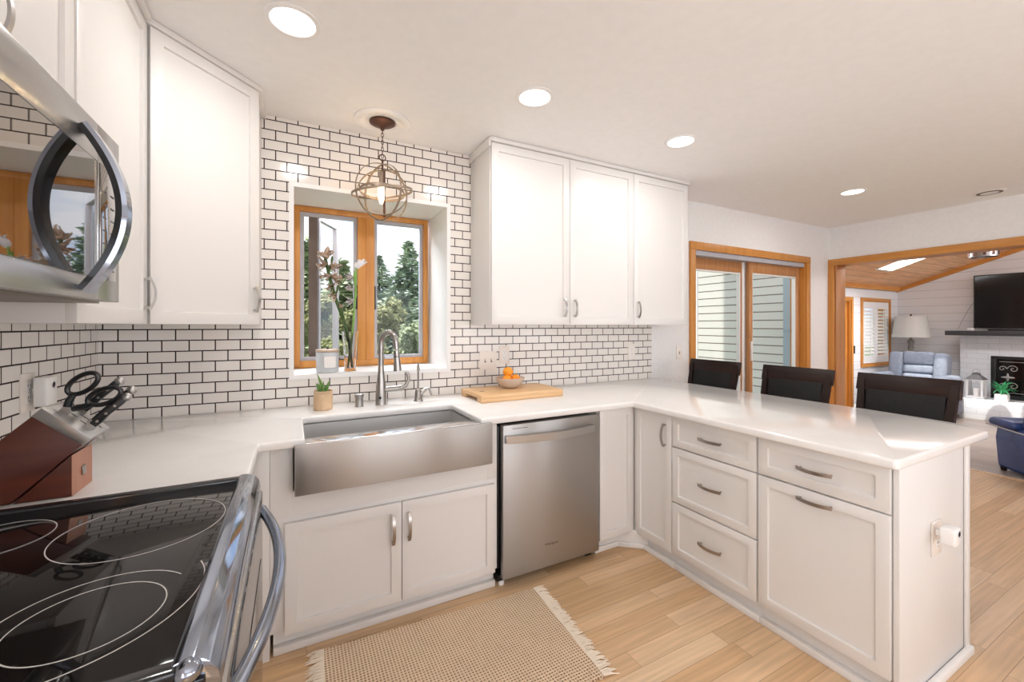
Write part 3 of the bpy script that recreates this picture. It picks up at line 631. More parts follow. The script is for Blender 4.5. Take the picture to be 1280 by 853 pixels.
# farmhouse sink
sk_ = thing('farmhouse_sink', 'brushed steel farmhouse sink with a deep apron front', 'sink', (1.2, -.6, .65))
q = MB()
q.box(.805, 1.643, -.787, -.7695, .650, .846, .003); q.box(.81, 1.638, -.7705, -.715, .652, .8305)
q.build('apron', 'steel', sk_)
MB().box(.843, 1.589, -.768, -.686, .842, .8475, .002).build('front_rim', 'rimsteel', sk_)
q = MB(); t_ = .004; bx0, bx1, by0, by1, bz = .838, 1.594, -.690, -.338, .655
q.box(bx0, bx1, by0, by1, bz, bz + t_); q.box(bx0 - t_, bx0, by0, by1, bz, ZT - .002); q.box(bx1, bx1 + t_, by0, by1, bz, ZT - .002); q.box(bx0 - t_, bx1 + t_, by1, by1 + t_, bz, ZT - .002); q.box(.845, 1.587, by0, by0 + t_, bz, .8415)
q.build('basin', 'basinsteel', sk_)
q = MB(); q.lathe([(.045, 0), (.045, .004), (.03, .003), (.02, -.002), (0, -.002)], (1.2, -.5, bz + t_ + .001), 24); q.build('drain', 'nickel', sk_)

# ================================================================= DISHWASHER
dw = thing('dishwasher', 'stainless steel dishwasher with a bowed bar handle right of the sink', 'dishwasher', (2.01, -.4, 0))
MB().box(1.712, 2.322, -.69, -.02, .08, .80, .002).build('tub', 'black', dw)
MB().box(1.716, 2.318, -.70, -.64, .02, .05).build('kick_plate', 'black', dw)
DX_ = Matrix.Translation((0, 0, 0))
fd = MB().box(1.722, 2.324, -.742, -.705, .045, .812, .004).build('door', 'steelV', dw)
q = MB(); pts_ = []
for i in range(17):
    s_ = -1 + i / 8; pts_.append((2.0 + .268 * s_, -.762 - .042 * (1 - s_ * s_), .746))
q.sweep(pts_, [(-.006, -.019), (.006, -.019), (.006, .019), (-.006, .019)], up=(0, 0, 1))
for s_ in (-.262, .262): q.box(2.0 + s_ - .01, 2.0 + s_ + .01, -.768, -.742, .728, .764, .002)
q.build('handle', 'pull_l', fd)
MB().box(1.775, 1.86, -.7432, -.742, .790, .7925).build('control_slot', 'black', fd)
def text(name, body, size, mtx, m, parent, ext=.0004):
    cu = bpy.data.curves.new(name, 'FONT'); cu.body = body; cu.size = size; cu.extrude = ext; cu.align_x = 'CENTER'
    o = bpy.data.objects.new(name, cu); C.objects.link(o); cu.materials.append(M[m])
    off = Vector((0, 0, 0)); p = parent
    while p is not None: off += p.location; p = p.parent
    bpy.context.view_layer.update(); me = bpy.data.meshes.new_from_object(o); bpy.data.objects.remove(o); me.transform(Matrix.Translation(-off) @ mtx)
    o = bpy.data.objects.new(name, me); C.objects.link(o); o.parent = parent; return o
text('maker_lettering', 'Whirlpool', .020, frame((2.005, -.7425, .157), (1, 0, 0), (0, -1, 0)), 'slot', fd)
q = MB(); q.lathe([(.016, 0), (.016, .02), (.007, .022), (.007, .045)], (1.735, -.69, 0.0), 14); q.build('levelling_foot', 'whitep', dw)
MB().box(2.27, 2.31, -.69, -.66, .0, .03, .002).build('levelling_foot', 'black', dw)

# ================================================================= WALL CABINETS
UZ = 1.3152; UT = 2.412
rc = thing('wall_cabinet', 'white three-door wall cabinet right of the window', 'cabinet', (2.7, 0, UZ))
MB().box(1.847, 3.548, -.31, -.001, UZ, UT, .001).build('body', 'cab', rc)
for x0, x1, hx in ((1.851, 2.417, 2.373), (2.421, 2.979, 2.456), (2.983, 3.546, 3.018)):
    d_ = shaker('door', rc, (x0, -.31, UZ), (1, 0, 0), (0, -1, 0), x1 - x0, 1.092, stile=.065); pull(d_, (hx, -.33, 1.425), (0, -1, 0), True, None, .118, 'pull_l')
q = MB(); q.box(1.838, 3.556, -.342, -.001, UT, H - .001, .003); q.box(1.832, 1.847, -.33, -.0095, UT - .03, H - .001, .005); q.build('crown_moulding', 'cab', rc)
dc = thing('corner_wall_cabinet', 'white diagonal corner wall cabinet left of the window', 'cabinet', (.3, -.3, UZ))
A_ = Vector((.325, -.61)); B_ = Vector((.652, -.283))
q = MB(); q.prism([(.001, -.001), (.001, -.62), (.315, -.62), (.652, -.283), (.652, -.001)], 2, UZ, UT, .0008); q.build('body', 'cab', dc)
u_ = Vector((1, 1, 0)).normalized(); n_ = Vector((1, -1, 0)).normalized()
o_ = Vector((.315, -.62, UZ)) + u_ * .012 + n_ * .001
d_ = shaker('door', dc, o_, u_, n_, .455, 1.092, stile=.062)
pull(d_, o_ + u_ * .427 + n_ * .02 + Vector((0, 0, .115)), n_, True, None, .118, 'pull_l')
q = MB(); q.prism([(.001, -.001), (.001, -.645), (.325, -.645), (.672, -.298), (.672, -.001)], 2, UT, H - .001, .004); q.build('crown_moulding', 'cab', dc)
lc = thing('wall_cabinet', 'white one-door wall cabinet between the microwave and the corner cabinet', 'cabinet', (.1, -.9, UZ))
MB().box(.010, .31, -1.193, -.622, UZ, UT, .001).build('body', 'cab', lc)
d_ = shaker('door', lc, (.31, -1.190, UZ), (0, 1, 0), (1, 0, 0), .562, 1.092, stile=.065); pull(d_, (.33, -.665, 1.425), (1, 0, 0), True, None, .118, 'pull_l')
MB().box(.001, .345, -1.193, -.646, UT, H - .001, .003).build('crown_moulding', 'cab', lc)
mc = thing('wall_cabinet', 'short white two-door wall cabinet above the microwave', 'cabinet', (.1, -1.57, 1.78))
MB().box(.001, .31, -1.958, -1.196, 1.78, UT, .001).build('body', 'cab', mc)
for y0 in (-1.955, -1.578):
    d_ = shaker('door', mc, (.31, y0, 1.80), (0, 1, 0), (1, 0, 0), .374, .607, stile=.065)
    pull(d_, (.33, y0 + (.335 if y0 < -1.8 else .04), 1.86), (1, 0, 0), True, None, .118, 'pull_l')
MB().box(.001, .345, -1.958, -1.196, UT, H - .001, .003).build('crown_moulding', 'cab', mc)

# ================================================================= MICROWAVE
MX = .41; my0, my1, mz0, mz1 = -1.952, -1.197, 1.368, 1.765
mw = thing('microwave_oven', 'steel over-the-range microwave with a bowed black and steel handle', 'microwave', (.2, -1.57, mz0))
MB().box(.012, MX - .03, my0, my1, mz0 + .004, mz1 - .002, .002).build('case', 'steelY', mw)
MB().box(.02, MX - .034, my0 + .01, my1 - .01, mz0 - .004, mz0 + .0035, .001).build('vent_grille', 'ventsteel', mw)
MB().box(MX - .03, MX, my1 - .128, my1, mz0, mz1, .002).build('control_panel', 'steelY', mw)
MB().box(MX, MX + .002, my1 - .122, my1 - .028, mz0 + .048, mz1 - .085, .001).build('key_pad', 'doorgl', mw)
q = MB(); dy0, dy1 = my0, my1 - .13
q.box(MX - .03, MX, dy0, dy1, mz1 - .085, mz1, .002); q.box(MX - .03, MX, dy0, dy1, mz0, mz0 + .048, .002); q.box(MX - .03, MX - .002, dy0, dy1, mz0 + .04, mz1 - .08)
md = q.build('door', 'steelY', mw)
MB().box(MX - .001, MX + .001, dy0 + .01, dy1 - .022, mz0 + .05, mz1 - .087).build('door_glass', 'doorgl', md)
q = MB(); pts_ = []; hy = my1 - .21
for i in range(25):
    s_ = -1 + i / 12; pts_.append((MX + .004 + .062 * (1 - s_ * s_), hy, 1.555 + .172 * s_))
q.sweep(pts_, [(-.019, .002), (.019, .002), (.016, .010), (-.016, .010)], up=(1, 0, 0), scale=None)
hh = q.build('handle', 'chrome', md)
MB().sweep(pts_, [(-.018, -.009), (.018, -.009), (.018, .0018), (-.018, .0018)], up=(1, 0, 0)).build('handle_core', 'blackg', hh)
for i in range(7):
    for yk in (my1 - .108, my1 - .062):
        MB().box(MX + .002, MX + .0025, yk, yk + .02, mz0 + .07 + i * .03, mz0 + .0735 + i * .03).build('key_mark', 'black', mw)

# ================================================================= RANGE
rg = thing('kitchen_range', 'black glass-top electric range with a polished steel front edge', 'range', (.38, -1.57, 0))
ry0, ry1 = -1.952, -1.190
MB().box(.012, .70, ry0 + .004, ry1 - .004, .06, .865, .003).build('body', 'blackg', rg)
q = MB()
q.box(.012, .672, ry1 - .028, ry1, .862, .886, .006); q.box(.012, .672, ry0, ry0 + .028, .862, .886, .006); q.box(.012, .05, ry0, ry1, .862, .886, .006)
q.build('cooktop_rim', 'blackg', rg)
ct = MB().box(.045, .668, ry0 + .024, ry1 - .024, .864, .880, .001).build('cooktop_glass', 'blackgl', rg)
def ring(cx_, cy_, r0, a0=0, a1=360, wd=.0018):
    K = 72; q = MB(); pts_ = []
    full = a1 - a0 >= 360
    for i in range(K if full else K + 1):
        a = math.radians(a0 + (a1 - a0) * i / K); pts_.append((cx_ + r0 * math.cos(a), cy_ + r0 * math.sin(a), .8803))
    q.sweep(pts_, [(-wd / 2, 0), (wd / 2, 0), (wd / 2, .0004), (-wd / 2, .0004)], closed=full, up=(0, 0, 1)); return q
M['mark'] = mat('printed cooktop line', (.55, .52, .50), .5)
for a in ((.518, -1.438, .1426), (.267, -1.373, .0877), (.534, -1.765, .0882)): ring(*a).build('burner_ring', 'mark', ct)
ring(.534, -1.763, .119, 38, 175).build('burner_ring', 'mark', ct); ring(.493, -1.723, .171, -100, 23).build('burner_ring', 'mark', ct); ring(.225, -1.70, .15, -60, 42).build('burner_ring', 'mark', ct)
# front edge: rounded steel bar running across the front
q = MB(); q.prism([(.664, .866), (.664, .886), (.672, .889), (.688, .888), (.704, .880), (.714, .866), (.717, .845), (.70, .842), (.68, .85)], 1, ry0 + .012, ry1 - .002, .002)
q.build('front_edge', 'chrome', rg)
q = MB(); q.sphere((.682, ry0 + .010, .876), .016, 1, 1, .9); q.build('edge_cap', 'chrome', rg)
q = MB(); q.box(.70, .722, ry0 + .006, ry1 - .004, .21, .838, .006); dd = q.build('oven_door', 'steelY', rg)
MB().box(.7225, .7235, ry0 + .09, ry1 - .09, .32, .68, .0).build('oven_window', 'blackgl', dd)
q = MB(); pts_ = []
for i in range(25):
    s_ = -1 + i / 12; pts_.append((.722 + .052 * (1 - s_ ** 2) + .0, -1.565 + .335 * s_, .792))
q.tube(pts_, .0125, 14)
for s_ in (-1, 1): q.sphere((.722, -1.565 + .335 * s_, .792), .0135)
q.build('oven_handle', 'chrome', dd)
for i in range(9): MB().box(.7222, .7232, -1.9 + .075 * i, -1.85 + .075 * i, .822, .826).build('vent_slot', 'black', dd)
MB().box(.70, .718, ry0 + .006, ry1 - .004, .07, .20, .005).build('storage_drawer', 'steelY', rg)
for yy in (ry0 + .05, ry1 - .05): MB().lathe([(.02, 0), (.02, .06)], (.64, yy, 0), 12).build('foot', 'black', rg)

# ================================================================= KNIFE BLOCK
kb = thing('knife_block', 'slanted cherry wood knife block on the counter beside the range', 'knife block', (.2, -1.05, CT))
ky0, ky1 = -1.11, -.985
e_ = Vector((.731, 0, -.683)); a_ = Vector((.683, 0, .731))
E0 = Vector((.222, 0, 1.084)); E1 = Vector((.313, 0, .999))
q = MB(); q.prism([(.222, 1.084), (.313, .999), (.181, .8685), (.025, .8685), (.025, .893)], 1, ky0, ky1, .002); q.build('slanted_body', 'cherry', kb)
q = MB(); q.prism([(.187, .868), (.2925, .868), (.2925, .9745)], 1, ky0 + .001, ky1 - .001, .001); bs = q.build('base', 'cherry', kb)
MB().box(.2925, .2935, ky0 + .001, ky1 - .001, .868, .974).build('base_face', 'cherryl', kb)
q = MB(); q.box(.294, .297, -1.055, -1.035, .906, .930, .001); q.build('badge', 'nickel', kb)
F0, F1 = E0 + a_ * .024, E1 + a_ * .024
q = MB(); q.prism([(E0.x - .002, E0.z - .001), (F0.x, F0.z), (F1.x + .002, F1.z - .002), (E1.x + .001, E1.z - .001)], 1, ky0 - .003, ky1 + .003, .001)
cap = q.build('steel_cap', 'steelV', kb)
mid_ = (F0 + F1) / 2
q = MB()
def kp(e, y, a): return Vector((mid_.x, 0, mid_.z)) + e_ * e + a_ * a + Vector((0, y, 0))
kyc = (ky0 + ky1) / 2
kr = Matrix(((e_.x, 0, a_.x, 0), (0, 1, 0, 0), (e_.z, 0, a_.z, 0), (0, 0, 0, 1)))
def kbox(q, e0, e1, y0, y1, a0, a1, bev=0):
    q.box(e0, e1, y0, y1, a0, a1, bev, mtx=Matrix.Translation((mid_.x, 0, mid_.z)) @ kr)
for e0, yy in ((-.035, kyc + .02), (-.015, kyc + .005), (.002, kyc + .03), (.02, kyc + .03), (.038, kyc - .01), (.042, kyc + .03), (.02, kyc - .005)):
    kbox(q, e0 - .011, e0 + .011, yy - .0015, yy + .0015, -.001, .0008)
q.build('knife_slots', 'black', kb)
def knife(name, label, e, y, L_, tilt=0):
    t = thing(name, label, 'knife', kp(e, y, 0))
    q = MB(); kbox(q, e - .011, e + .011, y - .0012, y + .0012, -.03, .012); q.build('blade', 'steelV', t)
    q = MB(); T = Matrix.Translation((mid_.x, 0, mid_.z)) @ kr
    pr = [(-.008, .012), (.010, .012), (.011, .03), (.009, L_ * .5), (.012, L_ * .85), (.012, L_), (-.006, L_), (-.008, L_ * .5)]
    b = MB(); q.prism([(p[0] + e, p[1]) for p in pr], 1, y - .009, y + .009, .003, 2, mtx=T @ Matrix.Identity(4))
    q.build('grip', 'black', t)
    q = MB(); q.sphere((e + .004, y, L_ + .004), .0125, 1, .8, 1.0, 14, mtx=T); q.build('butt_cap', 'steelV', t)
    q = MB()
    for k in (.25, .5, .75): q.tube([T @ Vector((e + .002, y - .0098, L_ * k)), T @ Vector((e + .002, y + .0098, L_ * k))], .0035, 10)
    q.build('rivets', 'nickel', t); return t
knife('kitchen_knife', 'black-handled knife nearest the front corner of the knife block', .038, kyc - .018, .105)
knife('kitchen_knife', 'black-handled knife just behind the front one in the block', .030, kyc + .012, .118)
knife('kitchen_knife', 'black-handled knife with its steel end showing behind the scissors', -.012, kyc + .042, .112)
sc = thing('kitchen_scissors', 'black-handled kitchen scissors standing in the knife block', 'scissors', kp(-.03, kyc - .02, 0))
q = MB(); T = Matrix.Translation((mid_.x, 0, mid_.z)) @ kr
kbox(q, -.040, -.026, kyc - .023, kyc - .021, -.03, .026); kbox(q, -.034, -.018, kyc - .020, kyc - .018, -.03, .03); q.build('blades', 'steelV', sc)
def loop(ec, yc, ac, re, ra, r, rot):
    pts_ = []
    for i in range(28):
        t = 2 * PI * i / 28; x, z = re * math.cos(t), ra * math.sin(t)
        pts_.append(T @ Vector((ec + x * math.cos(rot) - z * math.sin(rot), yc, ac + x * math.sin(rot) + z * math.cos(rot))))
    return pts_
for side, ec, ac, rot, yy in ((-1, -.052, .082, -.12, kyc - .024), (1, .004, .082, -.42, kyc - .016)):
    q = MB(); q.tube(loop(ec, yy, ac, .020, .036, 1, rot), .0062, 8, True, up=(0, 1, 0)); e0 = -.034 if side < 0 else -.024
    q.tube([T @ Vector((e0, yy, .018)), T @ Vector(((e0 + ec) / 2, yy, .034)), T @ Vector((ec - side * .006, yy, .052))], .008, 8, scale=[1.1, 1.1, .8], up=(0, 1, 0))
    q.build('finger_loop', 'black', sc)

# ================================================================= OUTLETS AND SWITCHES
def plate(name, label, cat, c, u, n, w_, h_, kind):
    t = thing(name, label, cat, c); c = Vector(c); F = frame(c, u, n)
    MB().box(-w_ / 2, w_ / 2, -h_ / 2, h_ / 2, 0, .005, .0015, mtx=F).build('cover_plate', 'plate', t)
    cols = kind if isinstance(kind, (list, tuple)) else [kind]
    k = len(cols)
    for i, kd in enumerate(cols):
        x = (i - (k - 1) / 2) * .046
        if kd == 'switch':
            MB().box(x - .005, x + .005, -.012, .012, .005, .0065, mtx=F).build('toggle_slot', 'slot', t)
            MB().box(x - .0035, x + .0035, -.001, .010, .0065, .016, .001, mtx=F).build('toggle', 'whitep', t)
        else:
            for z in (-.02, .02):
                q = MB(); q.lathe([(.0165, 0), (.0165, .003), (0, .003)], (0, 0, 0), 20, mtx=F @ Matrix.Translation((x, z, .004))); q.build('socket', 'whitep', t)
                q = MB()
                for sx in (-.006, .006): q.box(x + sx - .001, x + sx + .001, z - .001, z + .008, .007, .0076, mtx=F)
                q.box(x - .002, x + .002, z - .011, z - .007, .007, .0076, mtx=F); q.build('slots', 'slot', t)
    return t
plate('light_switch', 'ivory double switch plate on the tiles above the cutting board', 'switch', (1.972, -.009, 1.073), (1, 0, 0), (0, -1, 0), .125, .125, ['switch', 'switch'])
plate('wall_outlet', 'ivory duplex outlet on the tiles above the bowl of oranges', 'outlet', (2.094, -.009, 1.108), (1, 0, 0), (0, -1, 0), .078, .125, 'outlet')
plate('wall_outlet', 'ivory duplex outlet on the tiles under the right end of the wall cabinet', 'outlet', (3.262, -.009, 1.095), (1, 0, 0), (0, -1, 0), .076, .13, 'outlet')
plate('light_switch', 'ivory switch on the bare wall left of the sliding door', 'switch', (3.83, -.001, 1.07), (1, 0, 0), (0, -1, 0), .07, .12, 'switch')
plate('wall_outlet', 'ivory outlet plate on the left wall tiles behind the knife block', 'outlet', (.009, -.60, 1.085), (0, 1, 0), (1, 0, 0), .085, .13, 'outlet')
def adapter(label, c, u, n, w_, h_, t_, logo=True):
    t = thing('plug_adapter', label, 'plug adapter', c); F = frame(c, u, n)
    MB().box(-w_ / 2, w_ / 2, -h_ / 2, h_ / 2, 0, t_, .007, 3, mtx=F).build('housing', 'whitep', t)
    q = MB(); q.lathe([(.011, 0), (.011, .0006), (.009, .0006), (.009, 0)], (0, 0, 0), 24, mtx=F @ Matrix.Translation((w_ * .12, h_ * .2, t_)))
    q.build('round_mark', 'gasket', t)
    q = MB(); q.box(-.008, .008, -.010, .010, -.013, 0, mtx=F); q.build('prongs', 'whitep', t); return t
adapter('white plug-in adapter with a round mark, in the left wall outlet', (.028, -.575, 1.085), (0, 1, 0), (1, 0, 0), .075, .10, .035)
plate('wall_outlet', 'ivory outlet on the white peninsula end panel', 'outlet', (2.895, -1.9565, .53), (1, 0, 0), (0, -1, 0), .08, .125, 'outlet')
adapter('small white cube adapter plugged into the peninsula end panel', (2.862, -1.984, .565), (1, 0, 0), (0, -1, 0), .055, .06, .042)

# ================================================================= CUTTING BOARD, BOWL, ORANGES
board = thing('cutting_board', 'thick maple cutting board with a cut-out hand grip, on the counter right of the sink', 'cutting board', (2.02, -.24, CT))
bt, bb = .912, CT + .001
q = MB(); q.box(1.745, 2.305, -.415, -.10, CT + .022, bt, .004); q.box(1.745, 2.305, -.415, -.355, bb, CT + .023, .003); q.box(1.745, 2.305, -.16, -.10, bb, CT + .023, .003); q.box(1.80, 2.305, -.355, -.16, bb + .006, CT + .023)
q.build('board', 'maple', board)
MB().box(1.80, 1.828, -.28, -.262, bt, bt + .0004).build('brand_mark', 'slot', board, label='small dark burned mark')
bowl = tag(MB().lathe([(.034, 0), (.038, .001), (.066, .018), (.089, .052), (.095, .066), (.091, .066), (.083, .050), (.062, .022), (0, .008)], (2.03, -.22, bt + .0005), 36).build('fruit_bowl', 'bowl'), 'small cream ceramic bowl holding oranges on the cutting board', 'bowl')
for i, (x, y, z, r, lb) in enumerate(((1.995, -.245, .056, .030, 'orange on the left in the small bowl'), (2.062, -.235, .056, .031, 'orange on the right in the small bowl'), (2.035, -.175, .052, .030, 'orange at the back of the small bowl'), (2.015, -.222, .102, .033, 'orange topmost of the pile in the small bowl'))):
    o = thing('orange', lb, 'orange', (x, y, bt + z - r), 'oranges in the bowl')
    MB().sphere((x, y, bt + z), r, 1, 1, .95, 22).build('fruit', 'orange', o); MB().sphere((x + .006, y - .004, bt + z + r * .94), .0032, seg=8).build('stem_end', 'leaf', o)

# ================================================================= FAUCETS
fa = thing('kitchen_faucet', 'tall brushed nickel pull-down faucet behind the sink', 'faucet', (1.238, -.175, CT))
q = MB(); q.lathe([(.031, 0), (.031, .004), (.030, .03), (.027, .10), (.021, .155), (.0165, .19), (.0155, .22)], (1.238, -.175, CT), 28)
fb_ = q.build('base', 'nickel', fa)
q = MB(); pts_ = [(1.238, -.175, CT + .19), (1.238, -.175, CT + .33)]
R_ = .045
for i in range(1, 14):
    t = PI * i / 14 * 1.0; pts_.append((1.238 + (R_ - R_ * math.cos(t)) * .80, -.175 - (R_ - R_ * math.cos(t)) * .62, CT + .335 + R_ * 1.55 * math.sin(t)))
ex, ey = pts_[-1][0] + .002, pts_[-1][1] - .001
pts_.append((ex, ey, CT + .31))
q.tube(pts_, .0155, 16); q.build('spout', 'nickel', fa)
q = MB(); q.tube([(ex, ey, CT + .305), (ex + .002, ey, CT + .27), (ex + .006, ey - .003, CT + .19)], .0165, 18, scale=[.98, 1.0, 1.4]); sp = q.build('spray_head', 'nickel', fa)
MB().tube([(ex, ey, CT + .272), (ex, ey, CT + .268)], .0172, 18).build('seam', 'black', sp)
q = MB(); q.tube([(1.255, -.18, CT + .082), (1.34, -.19, CT + .086)], .0165, 16); q.sphere((1.345, -.19, CT + .088), .019)
q.tube([(1.338, -.19, CT + .084), (1.372, -.195, CT + .10), (1.388, -.197, CT + .135), (1.383, -.197, CT + .165), (1.368, -.196, CT + .178)], .0105, 12, scale=[1.2, 1.1, 1, .95, .8]); q.build('lever', 'nickel', fa)
q = MB(); q.tube([(1.228, -.2045, CT + .042), (1.2275, -.2058, CT + .042)], .008, 14); q.build('sensor', 'black', fa)
fw2 = thing('filter_faucet', 'small brushed nickel filter faucet right of the tall faucet', 'faucet', (1.452, -.165, CT))
q = MB(); q.lathe([(.026, 0), (.026, .008), (.021, .014), (.019, .055), (.015, .068), (.008, .074)], (1.452, -.165, CT), 24); q.build('base', 'nickel', fw2)
q = MB(); q.tube([(1.452, -.165, CT + .07), (1.452, -.165, CT + .17), (1.450, -.172, CT + .20), (1.449, -.176, CT + .225)], .0062, 12, scale=[1, .9, 1.3, .5]); q.lathe([(.004, 0), (.010, .008), (.006, .03), (.002, .04)], (1.452, -.168, CT + .175), 14); q.build('spout', 'nickel', fw2)
q = MB(); q.tube([(1.458, -.17, CT + .04), (1.495, -.175, CT + .068), (1.515, -.177, CT + .072), (1.528, -.178, CT + .03)], .0075, 10, scale=[1.6, 1.5, 1.1, .8]); q.build('lever', 'nickel', fw2)
q = MB(); q.lathe([(.024, 0), (.024, .004), (.021, .006), (.021, .05), (.024, .053), (.024, .066), (.018, .07), (0, .07)], (1.122, -.175, CT), 26)
tag(q.build('air_gap_cap', 'nickel'), 'short brushed nickel air gap cap left of the tall faucet', 'cap')

# ================================================================= POT, CANDLE JAR, VASE
pot = thing('potted_succulent', 'small tan pot with stubby green leaves behind the sink', 'plant', (.942, -.175, CT))
q = MB(); q.lathe([(.043, 0), (.046, .002), (.047, .078), (.044, .084), (.046, .088), (.047, .10), (.042, .10), (.041, .085), (0, .085)], (.942, -.175, CT), 30); q.build('pot', 'tan', pot)
MB().lathe([(.041, .0), (.041, .006), (0, .01)], (.942, -.175, CT + .086), 20).build('soil', 'soil', pot)
q = MB()
for i in range(9):
    a = i * 2.4; r0 = .006 + .014 * (i % 3) / 2; hgt = (.095 if i == 3 else .035 + .012 * (i % 3)); bx, by = .938 + r0 * math.cos(a), -.175 + r0 * math.sin(a)
    lean = (-.028 if i == 3 else .018 * math.cos(a))
    q.tube([(bx, by, CT + .09), (bx + lean * .5, by, CT + .092 + hgt * .6), (bx + lean, by + .006 * math.sin(a), CT + .092 + hgt)], .0068, 8, scale=[1.1, 1, .2])
q.build('leaves', 'leaf', pot)
cj = thing('candle_jar', 'frosted white candle jar with a pale lid on the window sill', 'candle', (.98, .075, WZ0))
SZ = WZ0 + .0005
q = MB(); q.lathe([(.056, 0), (.060, .004), (.063, .118), (.0605, .118), (.058, .006), (0, .006)], (.98, .075, SZ), 36); q.build('jar', 'jar', cj)
q = MB(); q.lathe([(.056, .0), (.056, .085), (0, .085)], (.98, .075, SZ + .0075), 30); q.build('wax', 'wax', cj)
MB().box(.958, 1.018, .0105, .0115, SZ + .03, SZ + .095).build('paper_label', 'wax', cj)
q = MB(); q.lathe([(.060, 0), (.064, .003), (.064, .014), (.060, .016), (0, .016)], (.98, .075, SZ + .1185), 32); q.build('lid', 'lid', cj)
q = MB(); q.lathe([(.004, 0), (.009, .004), (.008, .010), (0, .012)], (.98, .075, SZ + .1345), 14); q.build('knob', 'black', cj)
va = thing('glass_vase', 'clear glass vase on the window sill right of the candle jar', 'vase', (1.105, .085, WZ0))
q = MB(); q.lathe([(.033, 0), (.034, .003), (.033, .05), (.041, .16), (.049, .238), (.0465, .238), (.0385, .16), (.030, .05), (.028, .018), (0, .016)], (1.105, .085, SZ), 36); q.build('vessel', 'glass', va)
def petal(q, c, d, ln, wd, mtx=None, seed=0, curl=.3):
    rnd = random.Random(seed); d = Vector(d).normalized(); s_ = d.cross(Vector((0, 0, 1))); s_ = s_.normalized() if s_.length > .1 else Vector((1, 0, 0)); n2 = s_.cross(d)
    grid = []
    for i in range(6):
        t = i / 5; row = []
        for j in range(5):
            v = -1 + j / 2; wv = wd * math.sin(PI * (.12 + .80 * t)) * (1 - .15 * t)
            p = Vector(c) + d * ln * t + s_ * v * wv * .5 + n2 * (curl * ln * t * t - .25 * wv * (1 - v * v) + rnd.uniform(-1, 1) * wd * .22 * t)
            row.append(q.b.verts.new(p))
        grid.append(row)
    for i in range(5):
        for j in range(4): q.b.faces.new((grid[i][j], grid[i + 1][j], grid[i + 1][j + 1], grid[i][j + 1]))
def blossom(q, c, d, s, seed, n=6, spread=.9):
    rnd = random.Random(seed); n = n + 3; d = Vector(d).normalized(); a = d.orthogonal().normalized(); b = d.cross(a)
    for i in range(n):
        t = 2 * PI * i / n + rnd.uniform(-.3, .3); dd_ = d + (a * math.cos(t) + b * math.sin(t)) * spread * rnd.uniform(.3, 1)
        petal(q, c, dd_, s * rnd.uniform(.6, 1.1), s * .62, None, seed * 10 + i, rnd.uniform(-.6, .7))
gl = thing('gladiolus_stem', 'leaning withered gladiolus stem with brown blossoms, in the glass vase', 'flower', (1.11, .085, WZ0 + .02))
stem_pts = [Vector(p) for p in ((1.118, .09, SZ + .02), (1.098, .085, 1.22), (1.075, .082, 1.32), (1.02, .08, 1.48), (.985, .08, 1.62), (.965, .08, 1.74))]
q = MB(); q.tube(stem_pts, .0072, 8, scale=[1, 1.1, 1.2, 1.4, 1.3, .7]); q.build('stem', 'stemd', gl)
for k, (i, sd_) in enumerate(((3, 1), (3, -1), (4, 1), (2, -1), (4, -1))):
    q = MB(); p = stem_pts[i]; petal(q, p, (.25 * sd_, -.15, -.1 + .9), .10, .028, None, 60 + k, .1); q.build('bract', 'stemd', gl)
q = MB()
for k, (t, dx, dz, s) in enumerate(((1.70, -.3, .5, .07), (1.715, .4, .5, .06), (1.68, -.5, -.3, .075), (1.66, .6, .1, .075), (1.61, -.6, -.3, .07), (1.60, .8, -.2, .08), (1.56, -.5, -.6, .06), (1.50, -.7, -.5, .055), (1.44, .3, -.7, .045))):
    f_ = (t - 1.32) / .42; x = 1.075 - .11 * f_
    blossom(q, (x, .08, t), (dx, -.2, dz), s * .85, 20 + k, 5, .6)
q.build('blossoms', 'petal', gl)
g2 = thing('gladiolus_stem', 'upright green gladiolus stem with a white bud on top, in the glass vase', 'flower', (1.10, .085, WZ0 + .02))
st2 = [(1.092, .082, SZ + .02), (1.112, .085, 1.20), (1.125, .09, 1.34), (1.135, .09, 1.50), (1.142, .09, 1.66)]
q = MB(); q.tube(st2, .006, 8, scale=[1, 1.1, 1.1, 1, .7]); q.build('stem', 'stem', g2)
for k, (z, dx) in enumerate(((1.46, .12), (1.55, -.12), (1.60, .15))):
    q = MB(); petal(q, (1.134, .088, z), (dx, -.1, .9), .09, .022, None, 90 + k, .1); q.build('bract', 'stem', g2)
q = MB(); blossom(q, (1.146, .085, 1.655), (.3, -.1, 1), .068, 7, 4, .35); q.build('white_bud', 'petalw', g2)
q = MB()
for k, (x, z, dx) in enumerate(((1.10, 1.60, -.8), (1.09, 1.53, -.7), (1.10, 1.46, -.7))): blossom(q, (1.128, .10, z), (dx, .1, .1), .05, 40 + k, 4, .7)
q.build('blossoms', 'petall', g2)

